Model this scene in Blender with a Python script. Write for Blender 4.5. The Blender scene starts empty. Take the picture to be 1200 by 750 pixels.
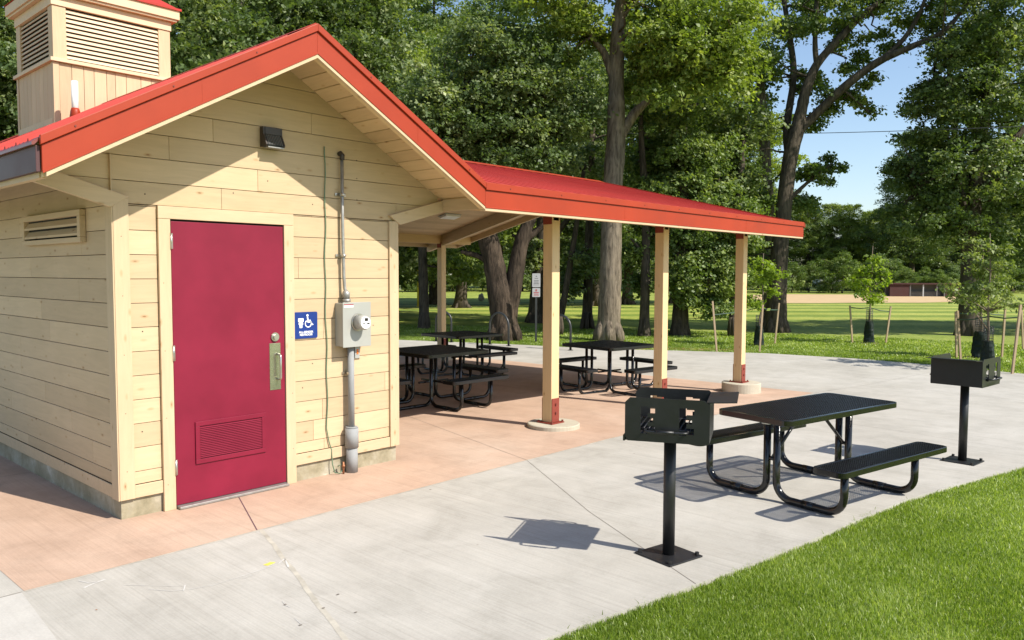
import bpy, bmesh, math, random
import numpy as np
from mathutils import Vector, Matrix
random.seed(7)
RNG = np.random.default_rng(11)
PI = math.pi
sc = bpy.context.scene
COL = sc.collection

# ------------------------------------------------------------------ camera constants
CAM = Vector((-2.1884, -5.7961, 1.7754))
YAW, PITCH, ROLL, FPX = 0.8291, -0.0588, 0.0034, 919.23
cy, sy, cp, sp = math.cos(YAW), math.sin(YAW), math.cos(PITCH), math.sin(PITCH)
Fv = Vector((sy*cp, cy*cp, sp)); R0 = Vector((cy, -sy, 0)); U0 = R0.cross(Fv)
Rv = R0*math.cos(ROLL)+U0*math.sin(ROLL); Uv = -R0*math.sin(ROLL)+U0*math.cos(ROLL)
def at(px, py, depth):            # a place in the world seen at a pixel, at a given distance
    return CAM + (Fv + Rv*((px-600)/FPX) - Uv*((py-375)/FPX))*depth

def gz(x):                        # the paving falls gently to the right
    if x < 4.7: return 0.0
    if x < 12: return -0.022*(x-4.7)
    return -0.16

def wpix(px,py,z=-.16):
    d=Fv+Rv*((px-600)/FPX)-Uv*((py-375)/FPX); t=(z-CAM.z)/d.z; q=CAM+d*t; return (q.x,q.y)
# ------------------------------------------------------------------ mesh builder
class MB:
    def __init__(s): s.v=[]; s.f=[]; s.t=[]; s.sm=[]; s.cuts=[]
    def add(s, vs, fs, tone=0.5, smooth=False):
        b=len(s.v); s.cuts.append((b,len(s.f))); s.v += [tuple(v) for v in vs]
        for f in fs: s.f.append(tuple(i+b for i in f)); s.t.append(tone); s.sm.append(smooth)
        return s
    def box(s, x0,x1,y0,y1,z0,z1, tone=0.5, M=None):
        vs=[Vector((x,y,z)) for z in (z0,z1) for y in (y0,y1) for x in (x0,x1)]
        if M is not None: vs=[M@v for v in vs]
        return s.add(vs, [(0,2,3,1),(4,5,7,6),(0,1,5,4),(2,6,7,3),(0,4,6,2),(1,3,7,5)], tone)
    def prism(s, poly, a0, a1, axis='y', tone=0.5, M=None):
        # poly: 2D points; extruded along axis from a0 to a1
        def mk(p,a):
            if axis=='y': return Vector((p[0],a,p[1]))
            if axis=='x': return Vector((a,p[0],p[1]))
            return Vector((p[0],p[1],a))
        n=len(poly)
        vs=[mk(p,a0) for p in poly]+[mk(p,a1) for p in poly]
        if M is not None: vs=[M@v for v in vs]
        fs=[tuple(range(n)), tuple(range(2*n-1,n-1,-1))]
        fs+=[(i,i+n,(i+1)%n+n,(i+1)%n) for i in range(n)]
        return s.add(vs,fs,tone)
    def tube(s, pts, rad, n=10, tone=0.5, cap=True, smooth=True):
        pts=[Vector(p) for p in pts]
        rads=rad if isinstance(rad,(list,tuple)) else [rad]*len(pts)
        m=len(pts); tang=[]
        for i in range(m):
            a=pts[max(i-1,0)]; b=pts[min(i+1,m-1)]; tang.append((b-a).normalized())
        up=Vector((0,0,1)) if abs(tang[0].z)<.9 else Vector((1,0,0))
        nx=tang[0].cross(up).normalized(); vs=[]; fs=[]
        for i in range(m):
            t=tang[i]; nx=(nx-t*nx.dot(t)).normalized(); ny=t.cross(nx)
            for k in range(n):
                a=2*PI*k/n; vs.append(pts[i]+(nx*math.cos(a)+ny*math.sin(a))*rads[i])
        for i in range(m-1):
            for k in range(n):
                k2=(k+1)%n; fs.append((i*n+k,i*n+k2,(i+1)*n+k2,(i+1)*n+k))
        s.add(vs,fs,tone,smooth)
        if cap:
            b=len(s.v)-len(vs)
            s.f.append(tuple(b+k for k in range(n-1,-1,-1))); s.t.append(tone); s.sm.append(False)
            s.f.append(tuple(b+(m-1)*n+k for k in range(n))); s.t.append(tone); s.sm.append(False)
        return s
    def build(s, name, mat, parent=None, loc=None, bevel=0, kind=None):
        me=bpy.data.meshes.new(name); me.from_pydata(s.v,[],s.f); me.update()
        at_=me.attributes.new('tone','FLOAT','FACE'); at_.data.foreach_set('value',np.array(s.t,dtype=np.float32))
        me.polygons.foreach_set('use_smooth',s.sm)
        bm=bmesh.new(); bm.from_mesh(me); bmesh.ops.recalc_face_normals(bm,faces=bm.faces); bm.to_mesh(me); bm.free()
        o=bpy.data.objects.new(name,me); COL.objects.link(o)
        if mat: me.materials.append(mat)
        if parent is not None:
            o.parent=parent; o.matrix_parent_inverse=PINV(parent)
        if loc is not None: o.location=loc
        if bevel:
            b=o.modifiers.new('bevel','BEVEL'); b.width=bevel; b.segments=2; b.limit_method='ANGLE'; b.angle_limit=math.radians(40)
        if kind: o['kind']=kind
        return o
def build_each(mb,name,mat,parent,sub=False,**k):
    out=[]; cuts=mb.cuts+[(len(mb.v),len(mb.f))]
    for (v0,f0),(v1,f1) in zip(cuts[:-1],cuts[1:]):
        q=MB(); q.v=mb.v[v0:v1]; q.f=[tuple(i-v0 for i in f) for f in mb.f[f0:f1]]; q.t=mb.t[f0:f1]; q.sm=mb.sm[f0:f1]
        if sub: o=q.build(name,mat,None,**k); o.parent=parent
        else: o=q.build(name,mat,parent,**k)
        out.append(o)
    return out
def PINV(p):   # all part meshes are written in the coordinates of the world (or of the prototype's origin)
    M=Matrix.Translation(-p.location) if p.type=='EMPTY' and p.get('_world') else Matrix.Identity(4)
    return M
def thing(name,label,cat,loc=(0,0,0),rz=0,group=None,world=True):
    o=bpy.data.objects.new(name,None); COL.objects.link(o); o.empty_display_size=.2
    o.location=loc; o.rotation_euler=(0,0,rz); o['label']=label; o['category']=cat
    if group: o['group']=group
    if world: WORLD.add(o.name)
    return o
WORLD=set()
def PINV(p):
    if p.name in WORLD: return Matrix.Translation(-Vector(p.location))
    return Matrix.Identity(4)
def tag(o,label,cat,group=None,kind=None):
    o['label']=label; o['category']=cat
    if group: o['group']=group
    if kind: o['kind']=kind
    return o
def dup(root,loc,rz,label,group=None):
    kids={}
    r=root.copy(); COL.objects.link(r); r.location=loc; r.rotation_euler=(0,0,rz); r['label']=label
    if group: r['group']=group
    for ch in list(root.children):
        c=ch.copy(); COL.objects.link(c); c.parent=r
        for g in list(ch.children):
            d=g.copy(); COL.objects.link(d); d.parent=c
    return r
def child(name,mb,mat,parent,**k):      # sub-part: parent is a mesh part whose data is in the same coordinates
    o=mb.build(name,mat,None,**k); o.parent=parent; return o

# ------------------------------------------------------------------ materials
def newmat(name):
    m=bpy.data.materials.new(name); m.use_nodes=True; nt=m.node_tree; nt.nodes.clear()
    out=nt.nodes.new('ShaderNodeOutputMaterial'); p=nt.nodes.new('ShaderNodeBsdfPrincipled')
    nt.links.new(p.outputs[0],out.inputs[0]); return m,nt,p,out
def N(nt,t,**k):
    n=nt.nodes.new(t)
    for a,b in k.items():
        if a in n.inputs: n.inputs[a].default_value=b
        else: setattr(n,a,b)
    return n
def L(nt,a,b): nt.links.new(a,b)
def coords(nt,scale=(1,1,1),rot=(0,0,0),kind='Object'):
    tc=N(nt,'ShaderNodeTexCoord'); mp=N(nt,'ShaderNodeMapping'); mp.inputs['Scale'].default_value=scale; mp.inputs['Rotation'].default_value=rot
    L(nt,tc.outputs[kind],mp.inputs[0]); return mp.outputs[0]
def noise(nt,vec,scale,detail=4,rough=.55,dist=0):
    n=N(nt,'ShaderNodeTexNoise'); n.inputs['Scale'].default_value=scale; n.inputs['Detail'].default_value=detail
    n.inputs['Roughness'].default_value=rough; n.inputs['Distortion'].default_value=dist
    L(nt,vec,n.inputs['Vector']); return n.outputs['Fac']
def ramp(nt,fac,stops,interp='LINEAR'):
    r=N(nt,'ShaderNodeValToRGB'); cr=r.color_ramp; cr.interpolation=interp
    while len(cr.elements)<len(stops): cr.elements.new(.5)
    for e,(p,c) in zip(cr.elements,stops): e.position=p; e.color=(*c,1) if len(c)==3 else c
    L(nt,fac,r.inputs[0]); return r.outputs[0]
def mix(nt,fac,a,b,mode='MIX'):
    m=N(nt,'ShaderNodeMix'); m.data_type='RGBA'; m.blend_type=mode; m.clamp_result=False
    for s,v in ((0,fac),(6,a),(7,b)):
        if isinstance(v,(int,float)): m.inputs[s].default_value=v
        elif isinstance(v,tuple): m.inputs[s].default_value=(*v,1)
        else: L(nt,v,m.inputs[s])
    return m.outputs[2]
def math_(nt,op,a,b=None,clamp=False):
    m=N(nt,'ShaderNodeMath'); m.operation=op; m.use_clamp=clamp
    for i,v in enumerate((a,b)):
        if v is None: continue
        if isinstance(v,(int,float)): m.inputs[i].default_value=v
        else: L(nt,v,m.inputs[i])
    return m.outputs[0]
def bump(nt,p,h,strength=.3,dist=.01):
    b=N(nt,'ShaderNodeBump'); b.inputs['Strength'].default_value=strength; b.inputs['Distance'].default_value=dist
    L(nt,h,b.inputs['Height']); L(nt,b.outputs[0],p.inputs['Normal'])
def attr(nt,name='tone'):
    a=N(nt,'ShaderNodeAttribute'); a.attribute_name=name; return a.outputs['Fac']

def wood(name,base,axis=0,var=.14,rough=.65,knots=True):
    m,nt,p,_=newmat(name)
    st=[9,9,9]; st[axis]=.9
    v=coords(nt,tuple(st)); g=noise(nt,v,2.2,6,.6,1.2)
    v2=coords(nt,(1,1,1)); n2=noise(nt,v2,1.6,3)
    c=ramp(nt,g,[(.25,tuple(b*.88 for b in base)),(.6,base),(.85,tuple(min(1,b*1.05) for b in base))])
    t=attr(nt); tm=ramp(nt,t,[(0,(1-var,1-var*1.1,1-var*1.3)),(1,(1+var*.35,1+var*.35,1+var*.25))])
    c=mix(nt,1,c,tm,'MULTIPLY')
    c=mix(nt,1,c,ramp(nt,n2,[(.3,(.93,.93,.90)),(.7,(1,1,1))]),'MULTIPLY')
    if knots:
        ks=[11,11,11]; ks[axis]=4.5
        vo=N(nt,'ShaderNodeTexVoronoi'); vo.inputs['Scale'].default_value=1; vo.inputs['Randomness'].default_value=1
        L(nt,coords(nt,tuple(ks)),vo.inputs['Vector'])
        k=ramp(nt,vo.outputs['Distance'],[(.035,(.50,.37,.26)),(.075,(.84,.76,.66)),(.17,(1,1,1))])
        c=mix(nt,1,c,k,'MULTIPLY')
    L(nt,c,p.inputs['Base Color']); p.inputs['Roughness'].default_value=rough
    bump(nt,p,g,.25,.004)
    return m
PINE=(.595,.442,.278)
W_X=wood('pine siding grain along x',PINE,0)
W_Y=wood('pine siding grain along y',PINE,1)
W_Z=wood('pine trim upright grain',(.60,.45,.29),2,.10)
W_TRX=wood('pine trim grain along x',(.60,.45,.29),0,.10)
W_CUP=wood('pale cedar upright grain',(.62,.45,.29),2,.16,knots=False)
W_CUPX=wood('pale cedar grain along x',(.70,.53,.36),0,.08,knots=False)
W_BEAM=wood('pine beam',(.62,.42,.20),0,.08)
W_POST=wood('pine post',(.72,.52,.29),2,.08)
W_SOF=wood('pine soffit boards',(.64,.46,.26),1,.16)
W_STAKE=wood('weathered stake wood',(.42,.31,.20),2,.15,knots=False)

def paint(name,col,rough=.4,metal=0,spec=.5,nvar=.08,scale=3,bstr=.0,dust=None):
    m,nt,p,_=newmat(name)
    v=coords(nt); n=noise(nt,v,scale,5,.6)
    c=ramp(nt,n,[(.3,tuple(x*(1-nvar) for x in col)),(.7,tuple(x*(1+nvar) for x in col))])
    if dust:
        n3=noise(nt,coords(nt,(1,1,1)),14,5,.7)
        c=mix(nt,ramp(nt,n3,[(.52,(0,0,0)),(.8,(dust[1],)*3)]),c,dust[0])
    L(nt,c,p.inputs['Base Color']); p.inputs['Roughness'].default_value=rough; p.inputs['Metallic'].default_value=metal
    p.inputs['Specular IOR Level'].default_value=spec
    L(nt,ramp(nt,n,[(.2,(rough*.85,)*3),(.8,(min(1,rough*1.2),)*3)]),p.inputs['Roughness'])
    if bstr: bump(nt,p,noise(nt,v,scale*12,4),bstr,.003)
    return m
RED=paint('red painted steel trim',(.33,.034,.008),.48,0,.35,.12,1.5)
REDROOF=paint('red ribbed roof steel',(.40,.040,.030),.62,0,.22,.10,1.2)
DKRED=paint('dark red bracket paint',(.21,.034,.019),.6)
DOORRED=paint('crimson door paint',(.19,.008,.028),.48,0,.3,.14,2.2,.05)
DOORLV=paint('crimson louvre highlight tone',(.24,.02,.045),.4)  # lighter than the door: slat highlights are put into the colour
BLACKF=paint('matt black grill steel',(.017,.017,.018),.40,.1,.5,.25,6,.12,dust=((.06,.055,.05),.12))
BLACKT=paint('glossy black tube coating',(.008,.008,.009),.16,0,.6,.2,5)
GREYMET=paint('grey electrical enamel',(.36,.36,.33),.4,.1,.5,.05)
GREYPVC=paint('grey plastic conduit',(.27,.275,.275),.65,0,.25,.08,8)
GALV=paint('galvanised conduit',(.34,.33,.31),.45,.6,.5,.15,20)
WHITEP=paint('white plastic',(.78,.77,.74),.35)
STEEL=paint('brushed steel',(.55,.53,.48),.30,.95,.5,.1,9)
PULLPL=paint('dull satin plate with lawn tint',(.46,.46,.36),.25,.95,.5,.12,6)  # steel-like plate; the lawn's reflection is partly put in as olive tint
DARKM=paint('dark bronze housing',(.05,.042,.038),.45,.3)
DARK=paint('dark gap',(.012,.010,.008),.9)
GREENW=paint('green insulated wire',(.12,.20,.12),.5)
BLUE=paint('blue sign face',(.006,.030,.19),.35)
WHITES=paint('white sign lettering',(.85,.85,.85),.5)
ORANGE=paint('orange tag',(.7,.16,.02),.5)
GUARD=paint('dark green mesh guard',(.007,.016,.012),.6,0,.3,.4,25,.3)
STRAP=paint('green tie strap',(.05,.09,.06),.6)
YELLOW=paint('yellow marker paint',(.75,.60,.03),.6)
SIGNW=paint('white sign metal',(.36,.36,.36),.5)
SIGNR=paint('red sign ink',(.32,.09,.09),.6)
SIGNK=paint('black sign ink',(.05,.05,.05),.6)
WIREK=paint('black cable',(.10,.10,.11),.6)
HOUSEW=paint('white house boards',(.42,.43,.44),.7,0,.3,.05)
HOUSER=paint('grey shingle roof',(.14,.14,.15),.9,0,.2,.2,8)
GLASSD=paint('dark window glass',(.03,.035,.04),.1)
DUGR=paint('dark red dugout boards',(.055,.016,.013),.8)
GREYB=paint('weathered grey boards',(.13,.125,.12),.8)
STONE=paint('grey stone',(.32,.30,.27),.9,0,.3,.3,5,.5)
RUST=paint('rust red bolt',(.16,.03,.02),.6)
EAVESH=paint('red eave steel with purple shade tint',(.085,.038,.040),.5,0,.35,.05,1.5)  # red trim steel; the shaded side's purple dark is put into its colour

def glass(name):
    m,nt,p,_=newmat(name)
    p.inputs['Base Color'].default_value=(.75,.80,.82,1); p.inputs['Roughness'].default_value=.08
    p.inputs['Transmission Weight'].default_value=.6; p.inputs['IOR'].default_value=1.45
    return m
GLASS=glass('clear meter glass')

def found():
    m,nt,p,_=newmat('weathered foundation concrete')
    v=coords(nt); n=noise(nt,v,3.2,7,.65,.4); n2=noise(nt,v,22,5)
    c=ramp(nt,n,[(.3,(.20,.175,.105)),(.45,(.31,.27,.18)),(.6,(.40,.36,.27)),(.72,(.62,.59,.50))])
    c=mix(nt,.5,c,ramp(nt,n2,[(.3,(.7,.7,.68)),(.7,(1.1,1.1,1.1))]),'MULTIPLY')
    L(nt,c,p.inputs['Base Color']); p.inputs['Roughness'].default_value=.9; bump(nt,p,n2,.5,.006); return m
FOUND=found()

def concrete(name,c0,c1,c2,broom=.5):
    m,nt,p,_=newmat(name)
    v=coords(nt); big=noise(nt,v,.45,5,.6,.3); med=noise(nt,v,2.6,7,.68,.5); fine=noise(nt,v,70,3,.7)
    # broom lines run along y, wander a little
    w=coords(nt,(38,.55,1),(0,0,math.radians(3))); br=noise(nt,w,1.0,4,.7,.25)
    w2=coords(nt,(9,.22,1),(0,0,math.radians(3))); br2=noise(nt,w2,1.0,3,.6,.2)
    c=ramp(nt,big,[(.28,c0),(.5,c1),(.74,c2)])
    c=mix(nt,1,c,ramp(nt,med,[(.3,(.86,.86,.85)),(.5,(1,1,1)),(.72,(1.10,1.10,1.10))]),'MULTIPLY')
    c=mix(nt,broom,c,ramp(nt,br,[(.28,(.72,.71,.69)),(.48,(1,1,1)),(.75,(1.08,1.08,1.08))]),'MULTIPLY')
    c=mix(nt,broom*.6,c,ramp(nt,br2,[(.3,(.88,.87,.85)),(.6,(1.04,1.04,1.04))]),'MULTIPLY')
    v3=coords(nt,(120,1.3,1),(0,0,math.radians(3))); br3=noise(nt,v3,1.0,2,.6,.1)
    c=mix(nt,broom,c,ramp(nt,br3,[(.3,(.84,.83,.82)),(.6,(1.05,1.05,1.05))]),'MULTIPLY')
    c=mix(nt,.6,c,ramp(nt,fine,[(.25,(.86,.86,.86)),(.7,(1.06,1.06,1.06))]),'MULTIPLY')
    # few dark specks / stains
    vo=N(nt,'ShaderNodeTexVoronoi'); vo.inputs['Scale'].default_value=2.1; L(nt,v,vo.inputs['Vector'])
    c=mix(nt,1,c,ramp(nt,vo.outputs['Distance'],[(.010,(.45,.42,.38)),(.03,(1,1,1))]),'MULTIPLY')
    L(nt,c,p.inputs['Base Color']); p.inputs['Roughness'].default_value=.88; p.inputs['Specular IOR Level'].default_value=.25
    bump(nt,p,mix(nt,.35,br,fine),.35,.004)
    return m
CONC=concrete('light broomed concrete',(.35,.33,.290),(.415,.394,.350),(.47,.450,.408),.42)
REDC=concrete('salmon tinted concrete',(.41,.275,.195),(.47,.330,.245),(.53,.40,.31),.35)
PADC=concrete('cream pad concrete',(.38,.34,.25),(.46,.42,.33),(.52,.48,.40),.0)
JOINT=paint('dark joint line',(.17,.145,.12),.95)
JOINTP=paint('purple joint line',(.12,.06,.07),.95)
RUSTM=paint('brown dry leaf',(.30,.13,.05),.8)
PATCH=paint('beige joint patch',(.43,.40,.335),.9,0,.2,.22,9,.3)
CHALK=paint('white chalk scrape',(.53,.515,.485),.95,0,.2,.15,30)
YELP=paint('yellow paint spot',(.72,.58,.10),.9,0,.2,.2,30)

MESHK=paint('black mesh coating',(.007,.007,.008),.34,0,.5,.1,5)
def perforated():
    m,nt,p,out=newmat('perforated black metal')
    p.inputs['Base Color'].default_value=(.009,.009,.010,1); p.inputs['Roughness'].default_value=.38
    tc=N(nt,'ShaderNodeTexCoord'); s=N(nt,'ShaderNodeSeparateXYZ'); L(nt,tc.outputs['Object'],s.inputs[0])
    def tri(sock,per,off=0):
        a=math_(nt,'DIVIDE',sock,per); a=math_(nt,'ADD',a,off); a=math_(nt,'FRACT',a); a=math_(nt,'SUBTRACT',a,.5); return math_(nt,'ABSOLUTE',a)
    a=tri(s.outputs[0],.030); b=tri(s.outputs[1],.016)
    d1=math_(nt,'ADD',a,b)                       # diamond lattice
    h1=math_(nt,'LESS_THAN',d1,.27); h2=math_(nt,'GREATER_THAN',d1,.73)
    h=math_(nt,'MAXIMUM',h1,h2)
    # solid where the face is not horizontal
    g=N(nt,'ShaderNodeNewGeometry'); sn=N(nt,'ShaderNodeSeparateXYZ'); L(nt,g.outputs['Normal'],sn.inputs[0])
    hz=math_(nt,'GREATER_THAN',math_(nt,'ABSOLUTE',sn.outputs[2]),.9); h=math_(nt,'MULTIPLY',h,hz)
    tr=N(nt,'ShaderNodeBsdfTransparent'); mx=N(nt,'ShaderNodeMixShader')
    L(nt,h,mx.inputs[0]); L(nt,p.outputs[0],mx.inputs[1]); L(nt,tr.outputs[0],mx.inputs[2]); L(nt,mx.outputs[0],out.inputs[0])
    return m
PERF=perforated()

def bark(name,c0,c1,scale=1,b=.9):
    m,nt,p,_=newmat(name)
    v=coords(nt,(7*scale,7*scale,1.3*scale)); n=noise(nt,v,1.6,7,.65,.6)
    n2=noise(nt,coords(nt),1.1,3)
    c=ramp(nt,n,[(.32,c0),(.62,c1)]); c=mix(nt,1,c,ramp(nt,n2,[(.3,(.8,.8,.8)),(.7,(1.15,1.12,1.08))]),'MULTIPLY')
    L(nt,c,p.inputs['Base Color']); p.inputs['Roughness'].default_value=.95; p.inputs['Specular IOR Level'].default_value=.15
    bump(nt,p,n,b,.05); return m
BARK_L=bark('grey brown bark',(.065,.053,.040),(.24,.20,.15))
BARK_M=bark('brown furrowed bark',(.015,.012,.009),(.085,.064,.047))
TUBEK=paint('dark grey coated pipe',(.03,.033,.034),.35)
CONC2=concrete('pale smooth concrete',(.40,.38,.34),(.46,.44,.40),(.52,.50,.46),.15)
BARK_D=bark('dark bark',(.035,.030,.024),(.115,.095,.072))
BARK_Y=bark('young smooth bark',(.14,.11,.08),(.26,.21,.16),3,.3)

def leafmat(name,cols,trans=.35,rough=.5):
    m,nt,p,out=newmat(name)
    t=attr(nt); n=noise(nt,coords(nt),.55,3,.6)
    f=math_(nt,'ADD',math_(nt,'MULTIPLY',t,.75),math_(nt,'MULTIPLY',n,.45)); f=math_(nt,'SUBTRACT',f,.1)
    c=ramp(nt,f,[(0,cols[0]),(.5,cols[1]),(.95,cols[2])])
    L(nt,c,p.inputs['Base Color']); p.inputs['Roughness'].default_value=rough; p.inputs['Specular IOR Level'].default_value=.45
    tl=N(nt,'ShaderNodeBsdfTranslucent'); tc=mix(nt,1,c,(1.5,1.6,.55),'MULTIPLY'); L(nt,tc,tl.inputs['Color'])
    mx=N(nt,'ShaderNodeMixShader'); mx.inputs[0].default_value=trans
    L(nt,p.outputs[0],mx.inputs[1]); L(nt,tl.outputs[0],mx.inputs[2]); L(nt,mx.outputs[0],out.inputs[0])
    return m
LEAF_A=leafmat('mid green leaves',[(.050,.092,.024),(.125,.185,.045),(.36,.41,.135)])  # last colour is a sunlit highlight tone given to random leaves
LEAF_B=leafmat('yellow green oak leaves',[(.070,.118,.022),(.175,.235,.045),(.42,.46,.10)],.4)
LEAF_C=leafmat('dark cool green leaves',[(.046,.080,.024),(.110,.160,.050),(.38,.42,.185)],.35)  # pale last colour paints sun highlights onto random leaves
LEAF_Y=leafmat('bright young leaves',[(.10,.15,.02),(.20,.28,.035),(.36,.44,.06)],.45)
LEAF_O=leafmat('olive young leaves',[(.08,.12,.030),(.17,.22,.060),(.34,.38,.13)],.35)
GRASSB=leafmat('grass blades',[(.095,.155,.020),(.225,.310,.045),(.58,.62,.32)],.45,.35)

def lawnmat():
    m,nt,p,_=newmat('mown lawn')
    v=coords(nt); n1=noise(nt,v,.25,4,.6); n2=noise(nt,v,9,6,.75); n3=noise(nt,v,60,3,.7)
    # mowing stripes: alternating passes about two metres wide in one direction
    tc=N(nt,'ShaderNodeTexCoord'); s=N(nt,'ShaderNodeSeparateXYZ'); L(nt,tc.outputs['Object'],s.inputs[0])
    a=math.radians(42.6)
    d=math_(nt,'ADD',math_(nt,'MULTIPLY',s.outputs[0],math.cos(a)),math_(nt,'MULTIPLY',s.outputs[1],math.sin(a)))
    st=math_(nt,'SINE',math_(nt,'ADD',math_(nt,'MULTIPLY',d,2*PI/4.2),math_(nt,'MULTIPLY',n1,1.5)))
    st=math_(nt,'ADD',math_(nt,'MULTIPLY',st,.9),.5,clamp=True)
    far=math_(nt,'SMOOTH_MIN',1,math_(nt,'MULTIPLY',math_(nt,'SUBTRACT',d,17),.12),clamp=True) if False else None
    c=ramp(nt,n1,[(.3,(.20,.255,.048)),(.7,(.29,.335,.080))])
    stripe=ramp(nt,st,[(0,(.70,.78,.66)),(1,(1.28,1.16,1.20))])
    fd=N(nt,'ShaderNodeMapRange'); fd.inputs['From Min'].default_value=20; fd.inputs['From Max'].default_value=28; L(nt,d,fd.inputs['Value'])
    c=mix(nt,fd.outputs[0],c,mix(nt,1,c,stripe,'MULTIPLY'))
    c=mix(nt,1,c,ramp(nt,n2,[(.3,(.62,.68,.58)),(.5,(1,1,1)),(.72,(1.35,1.28,1.2))]),'MULTIPLY')
    c=mix(nt,1,c,ramp(nt,noise(nt,v,1.3,5,.7),[(.3,(.80,.86,.72)),(.5,(1,1,1)),(.7,(1.14,1.06,1.1))]),'MULTIPLY')
    c=mix(nt,.6,c,ramp(nt,n3,[(.3,(.65,.70,.6)),(.7,(1.3,1.3,1.2))]),'MULTIPLY')
    L(nt,c,p.inputs['Base Color']); p.inputs['Roughness'].default_value=.8; p.inputs['Specular IOR Level'].default_value=.2
    bump(nt,p,mix(nt,.5,n2,n3),.8,.03); return m
LAWN=lawnmat()
def simple_ground(name,c0,c1,sc_):
    m,nt,p,_=newmat(name); n=noise(nt,coords(nt),sc_,6,.7)
    L(nt,ramp(nt,n,[(.3,c0),(.7,c1)]),p.inputs['Base Color']); p.inputs['Roughness'].default_value=.95; bump(nt,p,n,.6,.03); return m
DIRT=simple_ground('tan infield dirt',(.43,.30,.15),(.53,.38,.205),1.5)
MULCH=simple_ground('orange wood mulch',(.22,.12,.05),(.52,.34,.17),30)
STRAW=simple_ground('tan straw mulch',(.20,.15,.09),(.40,.32,.20),30)

# ------------------------------------------------------------------ world, sun, camera
w=bpy.data.worlds.new('World'); sc.world=w; w.use_nodes=True; nt=w.node_tree
bg=nt.nodes['Background']; sky=nt.nodes.new('ShaderNodeTexSky'); sky.sky_type='NISHITA'; sky.sun_disc=False
to_sun=Vector((.235,-1,1.02)).normalized()
el=math.asin(to_sun.z); az=math.atan2(to_sun.x,to_sun.y)   # azimuth measured from +Y towards +X
sky.sun_elevation=el; sky.sun_rotation=az; sky.air_density=1.0; sky.dust_density=.8; sky.ozone_density=1.2
nt.links.new(sky.outputs[0],bg.inputs[0]); bg.inputs[1].default_value=.125
sd=bpy.data.lights.new('sun','SUN'); sd.energy=4.6; sd.angle=math.radians(.5); sd.color=(1,.94,.84)
so=bpy.data.objects.new('sun',sd); COL.objects.link(so); so.rotation_euler=(-to_sun).to_track_quat('-Z','Y').to_euler(); so.location=(5,-20,20)
cd=bpy.data.cameras.new('camera'); co=bpy.data.objects.new('camera',cd); COL.objects.link(co)
cd.sensor_fit='HORIZONTAL'; cd.sensor_width=36; cd.lens=FPX/1200*36; cd.clip_start=.05; cd.clip_end=2000
M=Matrix((Rv,Uv,-Fv)).transposed().to_4x4(); M.translation=CAM; co.matrix_world=M; sc.camera=co
sc.view_settings.view_transform='Standard'; sc.view_settings.look='None'; sc.view_settings.gamma=1; sc.view_settings.use_curve_mapping=False
sc.view_settings.exposure=.60
sc.cycles.max_bounces=6; sc.cycles.diffuse_bounces=3; sc.cycles.glossy_bounces=3; sc.cycles.transmission_bounces=4; sc.cycles.transparent_max_bounces=12
sc.cycles.use_denoising=True; sc.cycles.caustics_reflective=False; sc.cycles.caustics_refractive=False

# ------------------------------------------------------------------ ground
def clip(poly,ax,val,keep_less):
    out=[]; n=len(poly)
    for i in range(n):
        a=poly[i]; b=poly[(i+1)%n]
        ia=(a[ax]<=val) if keep_less else (a[ax]>=val); ib=(b[ax]<=val) if keep_less else (b[ax]>=val)
        if ia: out.append(a)
        if ia!=ib:
            t=(val-a[ax])/(b[ax]-a[ax]); out.append(tuple(a[k]+(b[k]-a[k])*t for k in range(2)))
    # drop duplicates
    r=[]
    for q in out:
        if not r or abs(q[0]-r[-1][0])+abs(q[1]-r[-1][1])>1e-6: r.append(q)
    if len(r)>1 and abs(r[0][0]-r[-1][0])+abs(r[0][1]-r[-1][1])<1e-6: r.pop()
    return r
def sheet(name,poly,mat,lift,thick=None,kind='structure',parent=None):
    mb=MB()
    for x0,x1 in ((-1e4,4.7),(4.7,12.0),(12.0,1e4)):
        q=clip(clip(poly,0,x0,False),0,x1,True)
        if len(q)<3: continue
        n=len(q); top=[(x,y,gz(x)+lift) for x,y in q]
        mb.add(top,[tuple(range(n))])
    if thick:
        n=len(poly); 
        ring=[]
        for i in range(n):
            a=poly[i]; b=poly[(i+1)%n]; ring.append(a)
            for xc in (4.7,12.0):
                if (a[0]-xc)*(b[0]-xc)<0:
                    t=(xc-a[0])/(b[0]-a[0]); ring.append((xc,a[1]+(b[1]-a[1])*t))
        n=len(ring)
        for i in range(n):
            a=ring[i]; b=ring[(i+1)%n]
            mb.add([(a[0],a[1],gz(a[0])+lift),(b[0],b[1],gz(b[0])+lift),(b[0],b[1],gz(b[0])+lift-thick),(a[0],a[1],gz(a[0])+lift-thick)],[(0,1,2,3)])
    o=mb.build(name,mat,None)
    if parent: o.parent=parent
    else: o['kind']=kind
    return o
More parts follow.
